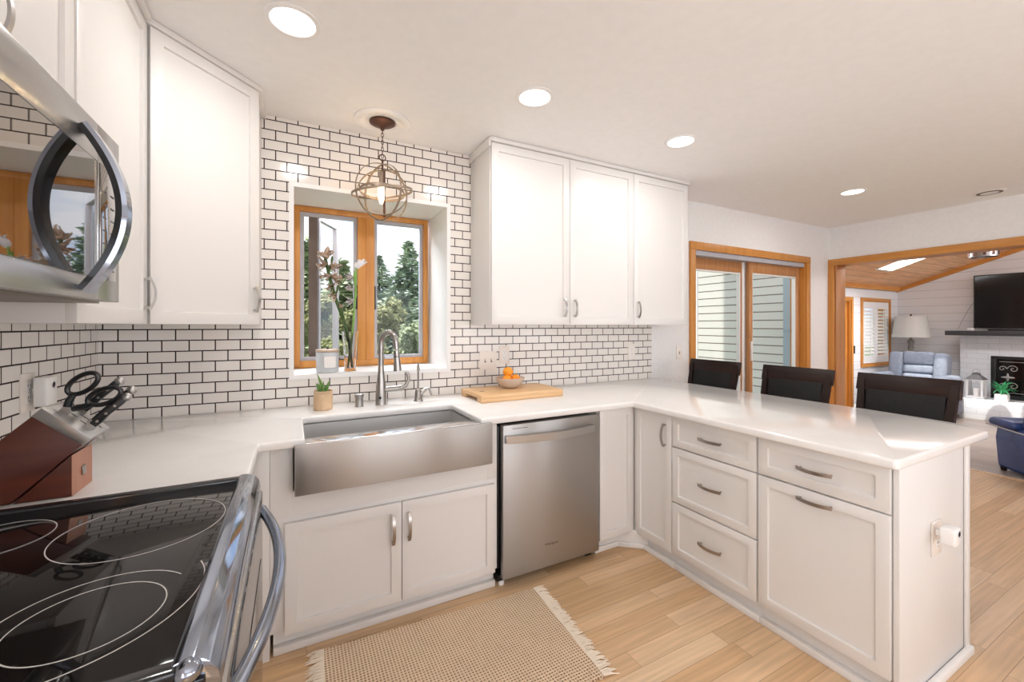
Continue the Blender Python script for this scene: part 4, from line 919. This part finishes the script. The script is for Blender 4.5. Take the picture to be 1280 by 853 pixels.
# ================================================================= RUG
rug = thing('jute_rug', 'woven jute rug with cream fringe on the oak floor before the sink', 'rug', (1.4, -1.2, 0))
rot = math.atan2(-.788 + .765, 1.0) * .6
T = Matrix.Translation((.905, -.757, 0)) @ Matrix.Rotation(math.radians(-3.2), 4, 'Z')
W_, Dp = .955, .572
b = bmesh.new(); nx, ny = 60, 36; g = []
for i in range(nx + 1):
    row = []
    for j in range(ny + 1):
        x = W_ * i / nx; y = -Dp * j / ny
        if j == 0: y += .003 * (1 if i % 2 else -1)
        if j == ny: y -= .004 * (1 if i % 2 else -1)
        row.append(b.verts.new((x, y, .0095 + .0008 * math.sin(i * .7) * math.cos(j * .5))))
    g.append(row)
for i in range(nx):
    for j in range(ny): b.faces.new((g[i][j], g[i + 1][j], g[i + 1][j + 1], g[i][j + 1]))
r_ = bmesh.ops.extrude_face_region(b, geom=b.faces[:])
for v in r_['geom']:
    if isinstance(v, bmesh.types.BMVert): v.co.z = .0012
bmesh.ops.recalc_face_normals(b, faces=b.faces)
q = MB(); q._add(b, T); q.build('woven_mat', 'rug', rug)
for side in (0, 1):
    q = MB(); rnd = random.Random(5 + side)
    for i in range(130):
        y = -Dp * (i + .5) / 130; x0 = 0 if side == 0 else W_; s_ = -1 if side == 0 else 1
        ln = rnd.uniform(.040, .062); dy = rnd.uniform(-.016, .012); zz = rnd.uniform(.004, .010)
        q.tube([T @ Vector((x0 - s_ * .006, y, .010)), T @ Vector((x0 + s_ * ln * .5, y + dy * .3, zz + .003)), T @ Vector((x0 + s_ * ln, y + dy, .0035))], .0022, 5, scale=[1, 1.1, .7])
    q.build('fringe', 'fringe', rug)

# ================================================================= PENDANT
PX_, PY_ = 1.238, -.217
pn = thing('pendant_light', 'orb pendant of thin metal bands with one lit bulb, above the window', 'pendant light', (PX_, PY_, H - .36))
q = MB(); q.lathe([(.150, 0), (.150, -.006), (.135, -.014), (.118, -.014), (.108, -.008), (.090, -.004), (.075, -.004), (.075, 0)], (PX_, PY_, H - .0005), 48, cap=False)
q.build('ceiling_medallion', 'trimw', pn)
q = MB(); q.lathe([(.068, 0), (.068, -.006), (.055, -.014), (.012, -.030), (.010, -.044), (0, -.044)], (PX_, PY_, H - .0045), 32); q.build('canopy', 'iron', pn)
q = MB(); z = H - .046; k = 0
while z > 2.245:
    pts_ = []; 
    for i in range(14):
        t = 2 * PI * i / 14; u1, u2 = .0058 * math.cos(t), .0125 * math.sin(t)
        pts_.append((PX_ + (u1 if k % 2 else 0), PY_ + (0 if k % 2 else u1), z - .010 + u2))
    q.tube(pts_, .0019, 6, True, up=(0, 1, 0) if k % 2 else (1, 0, 0)); z -= .0195; k += 1
pts_ = [(PX_ + .017 * math.cos(2 * PI * i / 20), PY_, z + .002 + .017 * math.sin(2 * PI * i / 20)) for i in range(20)]
q.tube(pts_, .003, 8, True, up=(0, 1, 0)); q.tube([(PX_, PY_, z - .014), (PX_, PY_, 2.165)], .0055, 10)
q.build('chain', 'iron', pn)
OC = Vector((PX_, PY_, 2.046)); OR = .158
def band(r, mt, wd=.012):
    pts_ = [mt @ Vector((r * math.cos(2 * PI * i / 64), r * math.sin(2 * PI * i / 64), 0)) for i in range(64)]
    nrm = (mt.to_3x3() @ Vector((0, 0, 1)))
    return MB().sweep(pts_, rect(.0028, wd), True, up=nrm)
TR = Matrix.Translation(OC)
RX = lambda d: Matrix.Rotation(math.radians(d), 4, 'X')
RY = lambda d: Matrix.Rotation(math.radians(d), 4, 'Y')
RZ = lambda d: Matrix.Rotation(math.radians(d), 4, 'Z')
band(OR + .004, TR @ RX(4) @ RY(-9)).build('band', 'brass', pn)
band(.118, TR @ RX(-4) @ RY(3), .014).build('band', 'brass', pn)
band(OR - .002, TR @ RZ(20) @ RX(90)).build('band', 'brass', pn)
band(OR - .006, TR @ RZ(-62) @ RX(90)).build('band', 'brass', pn)
band(.135, TR @ RZ(-20) @ RX(78)).build('band', 'brass', pn)
MB().box(PX_ + .004, PX_ + .016, PY_ - .002, PY_ + .002, 1.91, 2.17).build('strap', 'iron', pn)
q = MB(); q.lathe([(.011, 0), (.012, .01), (.012, .07), (.009, .075)], (PX_ - .006, PY_, 2.085), 18); q.build('socket', 'brass', pn)
q = MB(); q.lathe([(.0, -.105), (.008, -.10), (.015, -.075), (.0175, -.045), (.016, -.012), (.010, .0), (0, .002)], (PX_ - .006, PY_, 2.084), 20); q.build('bulb', 'bulb', pn)
pl = bpy.data.lights.new('pendant_glow', 'POINT'); po = bpy.data.objects.new('pendant_glow', pl); C.objects.link(po); pl.energy = PEND_W; pl.color = (1, .66, .34); pl.shadow_soft_size = .02
po.location = (-.006, 0, 2.045 - (H - .36)); po.parent = pn

# ================================================================= CEILING LIGHTS AND VENT
def downlight(x, y, label):
    t = thing('recessed_light', label, 'ceiling light', (x, y, H - .012), 'recessed ceiling lights')
    q = MB(); q.lathe([(.074, -.002), (.078, -.006), (.094, -.003), (.096, 0), (.074, 0)], (x, y, H - .0005), 40, cap=False); q.build('trim_ring', 'trimw', t)
    q = MB(); q.lathe([(0, -.0035), (.074, -.0035), (.074, -.0015), (0, -.0015)], (x, y, H - .0005), 40); q.build('lens', 'led', t)
    l = bpy.data.lights.new('downlight_glow', 'AREA'); o = bpy.data.objects.new('downlight_glow', l); C.objects.link(o); l.shape = 'DISK'; l.size = .14; l.energy = CEIL_W; l.color = (1, .975, .945)
    o.location = (0, 0, .0065 - .003); o.parent = t; return t
downlight(.80, -.845, 'round recessed light nearest the microwave, leftmost in the ceiling')
downlight(1.857, -.82, 'round recessed light between the window pendant and the wall cabinet')
downlight(2.90, -.81, 'round recessed light above the right end of the wall cabinet')
downlight(4.975, -.81, 'small-looking recessed light farthest off, above the stools by the sliding door')
vt = thing('ceiling_speaker', 'shallow round ceiling vent near the living room opening', 'vent', (6.0, -1.345, H - .01))
q = MB(); q.lathe([(0, -.006), (.05, -.010), (.085, -.008), (.10, 0)], (6.0, -1.345, H - .0005), 32, cap=False); q.build('cover', 'trimw', vt)
q = MB(); q.lathe([(.055, -.0115), (.078, -.0095)], (6.0, -1.345, H - .0005), 32, cap=False); q.build('grille', 'slot', vt)
vt.name = 'ceiling_vent'

# ================================================================= STOOLS
def stool():
    t = thing('counter_stool', '', 'stool', (0, 0, 0), 'counter stools along the peninsula')
    # local frame: seat front towards -x, back at +x
    def leg(x0, y0, x1, y1, z1):
        return MB().sweep([(x0, y0, 0), (x1, y1, z1)], rect(.034, .034), up=(1, 0, 0), scale=[.8, 1.1])
    for sy in (-1, 1):
        leg(-.21, .19 * sy, -.18, .175 * sy, .60).build('leg', 'espresso', t)
        q = MB(); q.sweep([(.20, .185 * sy, 0), (.165, .18 * sy, .60), (.185, .185 * sy, .80), (.235, .198 * sy, 1.0)], rect(.034, .034), up=(1, 0, 0), scale=[.85, 1.1, 1.1, .9]); q.build('back_leg', 'espresso', t)
    q = MB()
    for z, x in ((.18, -.20), (.32, .18)): q.box(x - .011, x + .011, -.17, .17, z, z + .03)
    for sy in (-1, 1): q.box(-.19, .18, sy * .182 - .011, sy * .182 + .011, .25, .28)
    q.build('footrest', 'espresso', t)
    q = MB(); q.box(-.20, .19, -.20, .20, .56, .61, .004); q.build('seat_frame', 'espresso', t)
    q = MB(); q.box(-.215, .18, -.21, .21, .61, .665, .02, 3); q.build('seat_cushion', 'leather', t)
    q = MB(); q.prism([(-.221, -.018), (.221, -.018), (.221, .010), (.1, .018), (-.1, .018), (-.221, .010)], 2, -.055, .045, .004, mtx=Matrix.Translation((.238, 0, .985)) @ Matrix.Rotation(math.radians(14), 4, 'Y') @ Matrix(((0, 1, 0, 0), (1, 0, 0, 0), (0, 0, 1, 0), (0, 0, 0, 1))))
    q.build('top_rail', 'espresso', t)
    q = MB(); q.box(-.016, .016, -.170, .170, -.26, .0, .008, mtx=Matrix.Translation((.222, 0, .942)) @ Matrix.Rotation(math.radians(13), 4, 'Y')); q.build('back_pad', 'leather', t)
    q = MB(); q.box(-.012, .012, -.18, .18, -.29, -.26, mtx=Matrix.Translation((.222, 0, .942)) @ Matrix.Rotation(math.radians(13), 4, 'Y')); q.build('lower_rail', 'espresso', t)
    return t
s1 = stool(); s1['label'] = 'dark stool with a leather back nearest the sliding door'; s1.location = (3.56, -.378, 0)
recopy(s1, (3.56, -.995, 0), 0, label='dark wooden stool with a leather back, middle one at the peninsula')
recopy(s1, (3.56, -1.562, 0), 0, label='dark wooden stool with a leather back at the outer end of the peninsula')

# ================================================================= LIVING ROOM THINGS
# blue grey recliner near the far corner
rl = thing('recliner', 'blue grey padded recliner in front of the shuttered window', 'recliner', (8.9, .12, 0))
q = MB(); q.box(8.62, 9.2, -.20, .42, .06, .42, .04, 3); q.build('seat_base', 'bluegrey', rl)
q = MB(); q.box(8.45, 9.05, -.13, .35, .40, .52, .05, 3); q.build('seat_cushion', 'bluegrey', rl)
for y0 in (-.33, .37): MB().box(8.52, 9.2, y0, y0 + .17, .05, .60, .06, 4).build('armrest', 'bluegrey', rl)
TB = Matrix.Translation((9.08, 0, .42)) @ Matrix.Rotation(math.radians(10), 4, 'Y')
for z0, z1 in ((.02, .17), (.165, .30), (.295, .50)): MB().box(-.08, .10, -.06, .30, z0, z1, .045, 4, mtx=TB).build('back_cushion', 'bluegrey', rl)
for y0, y1 in ((-.20, -.05), (.29, .46)): MB().box(-.10, .14, y0, y1, 0, .49, .05, 4, mtx=TB).build('back_wing', 'bluegrey', rl)
MB().box(.08, .16, -.18, .44, 0, .47, .03, 3, mtx=TB).build('back_shell', 'bluegrey', rl)
MB().box(8.30, 8.48, -.12, .34, .33, .46, .04, 3).build('footrest', 'bluegrey', rl)
# table lamp on a small side table
st = thing('side_table', 'small dark side table behind the blue grey recliner', 'table', (9.55, .36, 0))
MB().lathe([(.20, .56), (.20, .585), (0, .585)], (9.55, .38, 0), 28).build('tabletop', 'espresso', st)
for a in range(3):
    t = a * 2 * PI / 3; MB().tube([(9.55 + .15 * math.cos(t), .38 + .15 * math.sin(t), 0), (9.55 + .1 * math.cos(t), .38 + .1 * math.sin(t), .565)], .014, 8).build('leg', 'espresso', st)
tl = thing('table_lamp', 'table lamp with a wide pale drum shade and carved dark base in the far corner', 'lamp', (9.55, .36, .585))
MB().lathe([(.07, 0), (.075, .02), (.03, .05), (.035, .12), (.022, .2), (.028, .30), (.038, .38), (.03, .42), (.045, .47), (.035, .49), (.012, .52), (.01, .56)], (9.55, .36, .586), 24).build('base', mat('carved lamp base', (.22, .20, .18), .7), tl)
MB().lathe([(.232, 0), (.186, .335), (.183, .335), (.228, 0)], (9.55, .36, 1.125), 40, cap=False).build('lamp_shade', 'shade', tl)
MB().lathe([(.006, 0), (.006, .32), (.014, .335), (.012, .36), (0, .365)], (9.55, .36, 1.13), 12).build('finial', 'iron', tl)
# mantel, television, boxes
mt_ = MB().box(9.50, 9.719, -3.2, -.045, 1.165, 1.235, .006).build('mantel_shelf', 'charcoal'); tag(mt_, 'long charcoal wooden mantel shelf under the television', 'shelf')
tv = thing('television', 'wide black flat television above the mantel shelf', 'television', (9.80, -.9, 1.3))
MB().box(9.74, 9.80, -1.68, -.285, 1.27, 2.05, .006).build('casing', 'black', tv)
MB().box(9.738, 9.7395, -1.665, -.300, 1.285, 2.035).build('screen', 'screen', tv)
MB().box(9.80, 9.90, -1.2, -.8, 1.5, 1.8).build('wall_mount', 'black', tv)
tag(MB().box(9.56, 9.64, -1.7, -.47, 1.2355, 1.263, .006).build('sound_bar', 'black'), 'low black sound bar lying on the mantel shelf', 'speaker')
tag(MB().box(9.56, 9.60, -.33, -.27, 1.2355, 1.275, .004).build('streaming_box', 'whitep'), 'tiny pale box on the left end of the mantel shelf', 'device')
tag(MB().tube([(9.88, -.30, 1.72), (9.87, -.22, 1.6), (9.86, -.14, 1.4), (9.7, -.13, 1.25)], .004, 6).build('cable', 'gasket'), 'thin cable hanging from the television to the mantel shelf', 'cable')
# fireplace
fp = thing('fireplace_insert', 'black framed firebox in the whitewashed brick chimney', 'fireplace', (9.7, -.9, .27))
q = MB(); q.box(9.69, 9.7195, -1.6, -.47, .275, .33, .002); q.box(9.69, 9.7195, -1.6, -.47, .83, .875, .002); q.box(9.69, 9.7195, -.52, -.47, .33, .83, .002); q.box(9.69, 9.7195, -1.6, -1.55, .33, .83, .002); q.build('frame', 'black', fp)
MB().box(9.712, 9.7195, -1.55, -.52, .33, .83).build('glass_back', 'blackgl', fp)
q = MB()
def curl(yc, zc, r, turns=1.4, d=1):
    return [(9.70, yc + d * r * (1 - i / 26) * math.cos(i / 24 * turns * 2 * PI), zc + r * (1 - i / 26) * math.sin(i / 24 * turns * 2 * PI)) for i in range(24)]
for yc in (-.68, -.92, -1.16, -1.38):
    for zc in (.46, .70):
        q.tube(curl(yc, zc, .055, 1.4, 1), .005, 5, up=(1, 0, 0)); q.tube(curl(yc + .1, zc, .04, 1.3, -1), .005, 5, up=(1, 0, 0))
    q.sphere((9.70, yc + .05, .58), .02, .4, 3.4, .7, 10); q.sphere((9.70, yc + .05, .58), .02, .4, .7, 3.0, 10)
q.box(9.697, 9.703, -1.52, -.55, .36, .366); q.box(9.697, 9.703, -1.52, -.55, .795, .801)
q.build('scrollwork_screen', mat('pewter scrollwork', (.35, .33, .32), .5, .5), fp)
# lantern and plant on the hearth
ln_ = thing('lantern', 'white wooden lantern with a grey metal roof on the hearth', 'lantern', (9.5, -.36, .27))
q = MB(); lx, ly, s_ = 9.5, -.375, .075
for sx in (-1, 1):
    for sy in (-1, 1): q.box(lx + sx * s_ - .011, lx + sx * s_ + .011, ly + sy * s_ - .011, ly + sy * s_ + .011, .275, .535)
q.box(lx - .095, lx + .095, ly - .095, ly + .095, .271, .295, .003); q.box(lx - .09, lx + .09, ly - .09, ly + .09, .52, .54, .003); q.build('frame', 'wicker', ln_)
q = MB(); q.lathe([(.135, 0), (.05, .065), (.05, .085), (.03, .095), (0, .10)], (0, 0, 0), 4, mtx=Matrix.Translation((lx, ly, .541)) @ Matrix.Rotation(PI / 4, 4, 'Z')); q.build('roof', mat('weathered zinc', (.16, .16, .17), .5, .3), ln_)
MB().tube([(lx, ly + .04 * math.cos(t), .64 + .04 * math.sin(t)) for t in [PI * i / 10 for i in range(11)]], .004, 6, up=(1, 0, 0)).build('ring_handle', 'gasket', ln_)
MB().lathe([(.035, 0), (.035, .12), (0, .12)], (lx, ly, .2955), 20).build('candle', 'wax', ln_)
pt = thing('potted_fern', 'bright green fern in a white pot on the hearth beside the firebox', 'plant', (9.42, -.64, .27))
MB().box(9.36, 9.48, -.70, -.58, .271, .37, .006).build('pot', 'whitep', pt)
q = MB(); rnd = random.Random(3)
for i in range(46):
    a = rnd.uniform(0, 2 * PI); r = rnd.uniform(.06, .16); hh_ = rnd.uniform(.06, .22)
    p0 = Vector((9.42, -.64, .36)); p2 = p0 + Vector((r * math.cos(a), r * math.sin(a) , hh_ - r * .35)); p1 = (p0 + p2) / 2 + Vector((0, 0, .06))
    q.sweep([p0, p1, p2], rect(.014, .002), up=(0, 0, 1), scale=[.6, 1.2, .2])
q.build('fronds', mat('bright fern green', (.05, .42, .16), .5), pt)
# drum fixture hanging from the living room ceiling
df = thing('drum_ceiling_light', 'silver drum ceiling fixture on the pine ceiling', 'ceiling light', (8.2, -.765, cz(-.765) - .15))
zc_ = 2.185
MB().lathe([(.125, -.045), (.128, .04), (.120, .04), (.118, -.045)], (8.2, -.765, zc_), 32, cap=False).build('drum_band', 'pull_l', df)
q = MB()
for i in range(10):
    a = 2 * PI * i / 10; q.box(-.012, .012, .127, .131, -.035, .03, mtx=Matrix.Translation((8.2, -.765, zc_)) @ Matrix.Rotation(a, 4, 'Z'))
q.build('dark_inlays', 'iron', df)
MB().lathe([(.02, .035), (.02, cz(-.765) - zc_ - .002)], (8.2, -.765, zc_), 14).build('stem', 'iron', df)
MB().lathe([(0, .03), (.118, .035), (.118, .04), (0, .04)], (8.2, -.765, zc_), 28).build('diffuser', 'trimw', df)
# navy armchair at the edge of the frame
nv = thing('armchair', 'navy leather armchair standing just past the end of the oak floor', 'armchair', (6.9, -1.75, 0))
nv_rot = Matrix.Translation((6.50, -1.27, 0)) @ Matrix.Rotation(math.radians(-45), 4, 'Z')
q = MB(); q.prism([(0, .04), (.02, .03), (.85, .03), (.85, .40), (.0, .42), (-.02, .3)], 1, -.95, 0.0, .025, 3, mtx=nv_rot); q.build('body', 'navy', nv)
q = MB(); q.box(-.05, .80, -.24, .035, .40, .475, .034, 4, mtx=nv_rot); q.build('armrest', 'navy', nv)
q = MB(); q.box(-.05, .80, -.98, -.72, .40, .475, .034, 4, mtx=nv_rot); q.build('armrest', 'navy', nv)
q = MB(); q.box(.0, .70, -.72, -.24, .40, .56, .05, 4, mtx=nv_rot); q.build('seat_cushion', 'navy', nv)
q = MB(); q.box(.60, .85, -.96, .0, .40, .95, .08, 4, mtx=nv_rot); q.build('backrest', 'navy', nv)
q = MB(); q.tube([nv_rot @ Vector(p) for p in ((-.055, .02, .405), (-.055, -.2, .40), (-.05, -.5, .395))] , .006, 6); q.tube([nv_rot @ Vector(p) for p in ((-.052, .04, .405), (.4, .042, .405), (.8, .04, .405))], .006, 6); q.build('piping', 'gasket', nv)
for x, y in ((.03, -.03), (.03, -.92), (.8, -.03), (.8, -.92)): MB().lathe([(.018, 0), (.024, .035)], (0, 0, 0), 10, mtx=nv_rot @ Matrix.Translation((x, y, 0))).build('foot', 'espresso', nv)

# ================================================================= OUTDOORS
struct(MB().box(-30, 40, .9, 60, -.5, -.3).build('ground', 'gravel'))
def conifer(loc, h, r, seed, m, dens=1.0, label='', name='spruce_tree'):
    t = thing(name, label, 'tree', loc, 'evergreen trees outside the window'); rnd = random.Random(seed)
    MB().tube([(loc[0], loc[1], loc[2]), (loc[0], loc[1], loc[2] + h * .97)], .11, 8, scale=[1, .1]).build('trunk', 'bark', t)
    q = MB(); b = q.b; nl = int(26 * dens)
    for k in range(nl):
        f_ = k / nl; z = h * (.06 + .93 * f_); rr = r * (1 - f_) ** 1.05 * rnd.uniform(.75, 1.12) + .04
        nb = max(5, int(15 * (1 - f_) ** .5))
        for j in range(nb):
            a = rnd.uniform(0, 2 * PI); ln = rr * rnd.uniform(.7, 1.1); ns = max(3, int(ln * 8))
            for s_ in range(ns):
                u = (s_ + .6) / ns; c = Vector((math.cos(a) * ln * u, math.sin(a) * ln * u, z + .12 * u * ln - .35 * u * u * ln))
                for w_ in range(5):
                    d = Vector((math.cos(a) + rnd.uniform(-.9, .9), math.sin(a) + rnd.uniform(-.9, .9), rnd.uniform(-.35, .35))).normalized()
                    sd_ = d.cross(Vector((rnd.uniform(-.5, .5), rnd.uniform(-.5, .5), 1))).normalized(); sz = rnd.uniform(.15, .27) * (1.15 - .5 * f_); wd = sz * .30
                    p = c + Vector((rnd.uniform(-.06, .06), rnd.uniform(-.06, .06), rnd.uniform(-.08, .08))) + Vector(loc)
                    b.faces.new([b.verts.new(x) for x in (p - sd_ * wd * .6, p + d * sz * .55 - sd_ * wd, p + d * sz, p + d * sz * .55 + sd_ * wd, p + sd_ * wd * .6)])
    q.build('foliage', m, t); return t
def broadleaf(loc, h, r, seed, m, label):
    t = thing('leafy_tree', label, 'tree', loc, 'leafy trees outside the window'); rnd = random.Random(seed)
    MB().tube([(loc[0], loc[1], loc[2]), (loc[0] + .1, loc[1], loc[2] + h * .6), (loc[0], loc[1], loc[2] + h * .9)], .09, 8, scale=[1, .6, .15]).build('trunk', 'bark', t)
    q = MB(); b = q.b
    for k in range(46):
        a = rnd.uniform(0, 2 * PI); rr = r * math.sqrt(rnd.random()); zz = h * rnd.uniform(.15, 1); k2 = math.sin(PI * min(1, (zz / h) * .9 + .08)) ** .5
        c0 = Vector((loc[0] + rr * k2 * math.cos(a), loc[1] + rr * k2 * math.sin(a), loc[2] + zz))
        for i in range(210):
            d = Vector((rnd.gauss(0, 1), rnd.gauss(0, 1), rnd.gauss(0, .7))).normalized(); p = c0 + d * rnd.uniform(.1, .36) * (r / 1.2)
            e1 = Vector((rnd.gauss(0, 1), rnd.gauss(0, 1), rnd.gauss(0, 1))).normalized(); e2 = e1.orthogonal().normalized(); s_ = rnd.uniform(.022, .045)
            b.faces.new([b.verts.new(x) for x in (p - e1 * s_, p - e2 * s_ * .5, p + e1 * s_, p + e2 * s_ * .5)])
    q.build('foliage', m, t); return t
G = -.3
def at(px_, t):
    a = (px_ - 640) / 522.68; return (.7982 + t * (.4648 + a * .8854), -2.5951 + t * (.8854 - a * .4648))
def T_(px_, t, ytop): return at(px_, t) + (G,), (1.3096 - G) + t * (407.2 - ytop) / 522.68
tr = ((511, 13, 300, 2.0, 'fir', 'tall pointed spruce rising highest in the right window pane'),
      (474, 18.5, 318, 2.4, 'fir', 'spruce beside the window mullion at the left of the right pane'),
      (543, 8.6, 318, 1.0, 'fir', 'spruce cut off by the right edge of the window'),
      (426, 8, 326, .8, 'spruce', 'green spruce in the left window pane behind the swung-out sash'),
      (450, 23, 345, 2.6, 'spruce', 'farther small spruce between the sash and the mullion'),
      (384, 10, 298, .85, 'spruce', 'spruce at the left edge of the left window pane'))
for i, (px_, t, yt, r, m, lb) in enumerate(tr):
    loc, h = T_(px_, t, yt); conifer(loc, h, r, 11 + i, m, 1.7, lb)
for i, (px_, t, yt, r, m, lb) in enumerate(((398, 6.2, 372, .4, 'broad', 'yellow green bushy tree low behind the candle jar'), (441, 5.2, 384, .36, 'broad', 'yellow green bushy tree low behind the glass vase'), (490, 6.9, 378, .48, 'broad', 'green bushy tree low behind the tall faucet'), (530, 5.6, 392, .42, 'spruce', 'green bushy tree low in the right corner of the window'))):
    loc, h = T_(px_, t, yt); broadleaf(loc, h, r, 31 + i, m, lb)
# the wood far behind: nobody could count it
q = MB(); b = q.b; rnd = random.Random(99)
for k in range(260):
    x = rnd.uniform(-12, 22); y = rnd.uniform(29, 33); top_ = 4.2 + 1.3 * math.sin(x * 1.7) * math.sin(x * .6 + 1) + rnd.uniform(-1, .8)
    for i in range(70):
        f_ = rnd.random(); p = Vector((x + rnd.gauss(0, .9) * (1.1 - f_), y + rnd.gauss(0, .5), G + top_ * f_))
        e1 = Vector((rnd.gauss(0, 1), rnd.gauss(0, 1), rnd.gauss(0, .6))).normalized(); e2 = e1.orthogonal().normalized(); s_ = rnd.uniform(.12, .3)
        b.faces.new([b.verts.new(v) for v in (p - e1 * s_, p - e2 * s_ * .5, p + e1 * s_, p + e2 * s_ * .5)])
wd = q.build('distant_wood', 'spruce'); tag(wd, 'hazy green wood far behind the spruces', 'trees'); wd['kind'] = 'stuff'
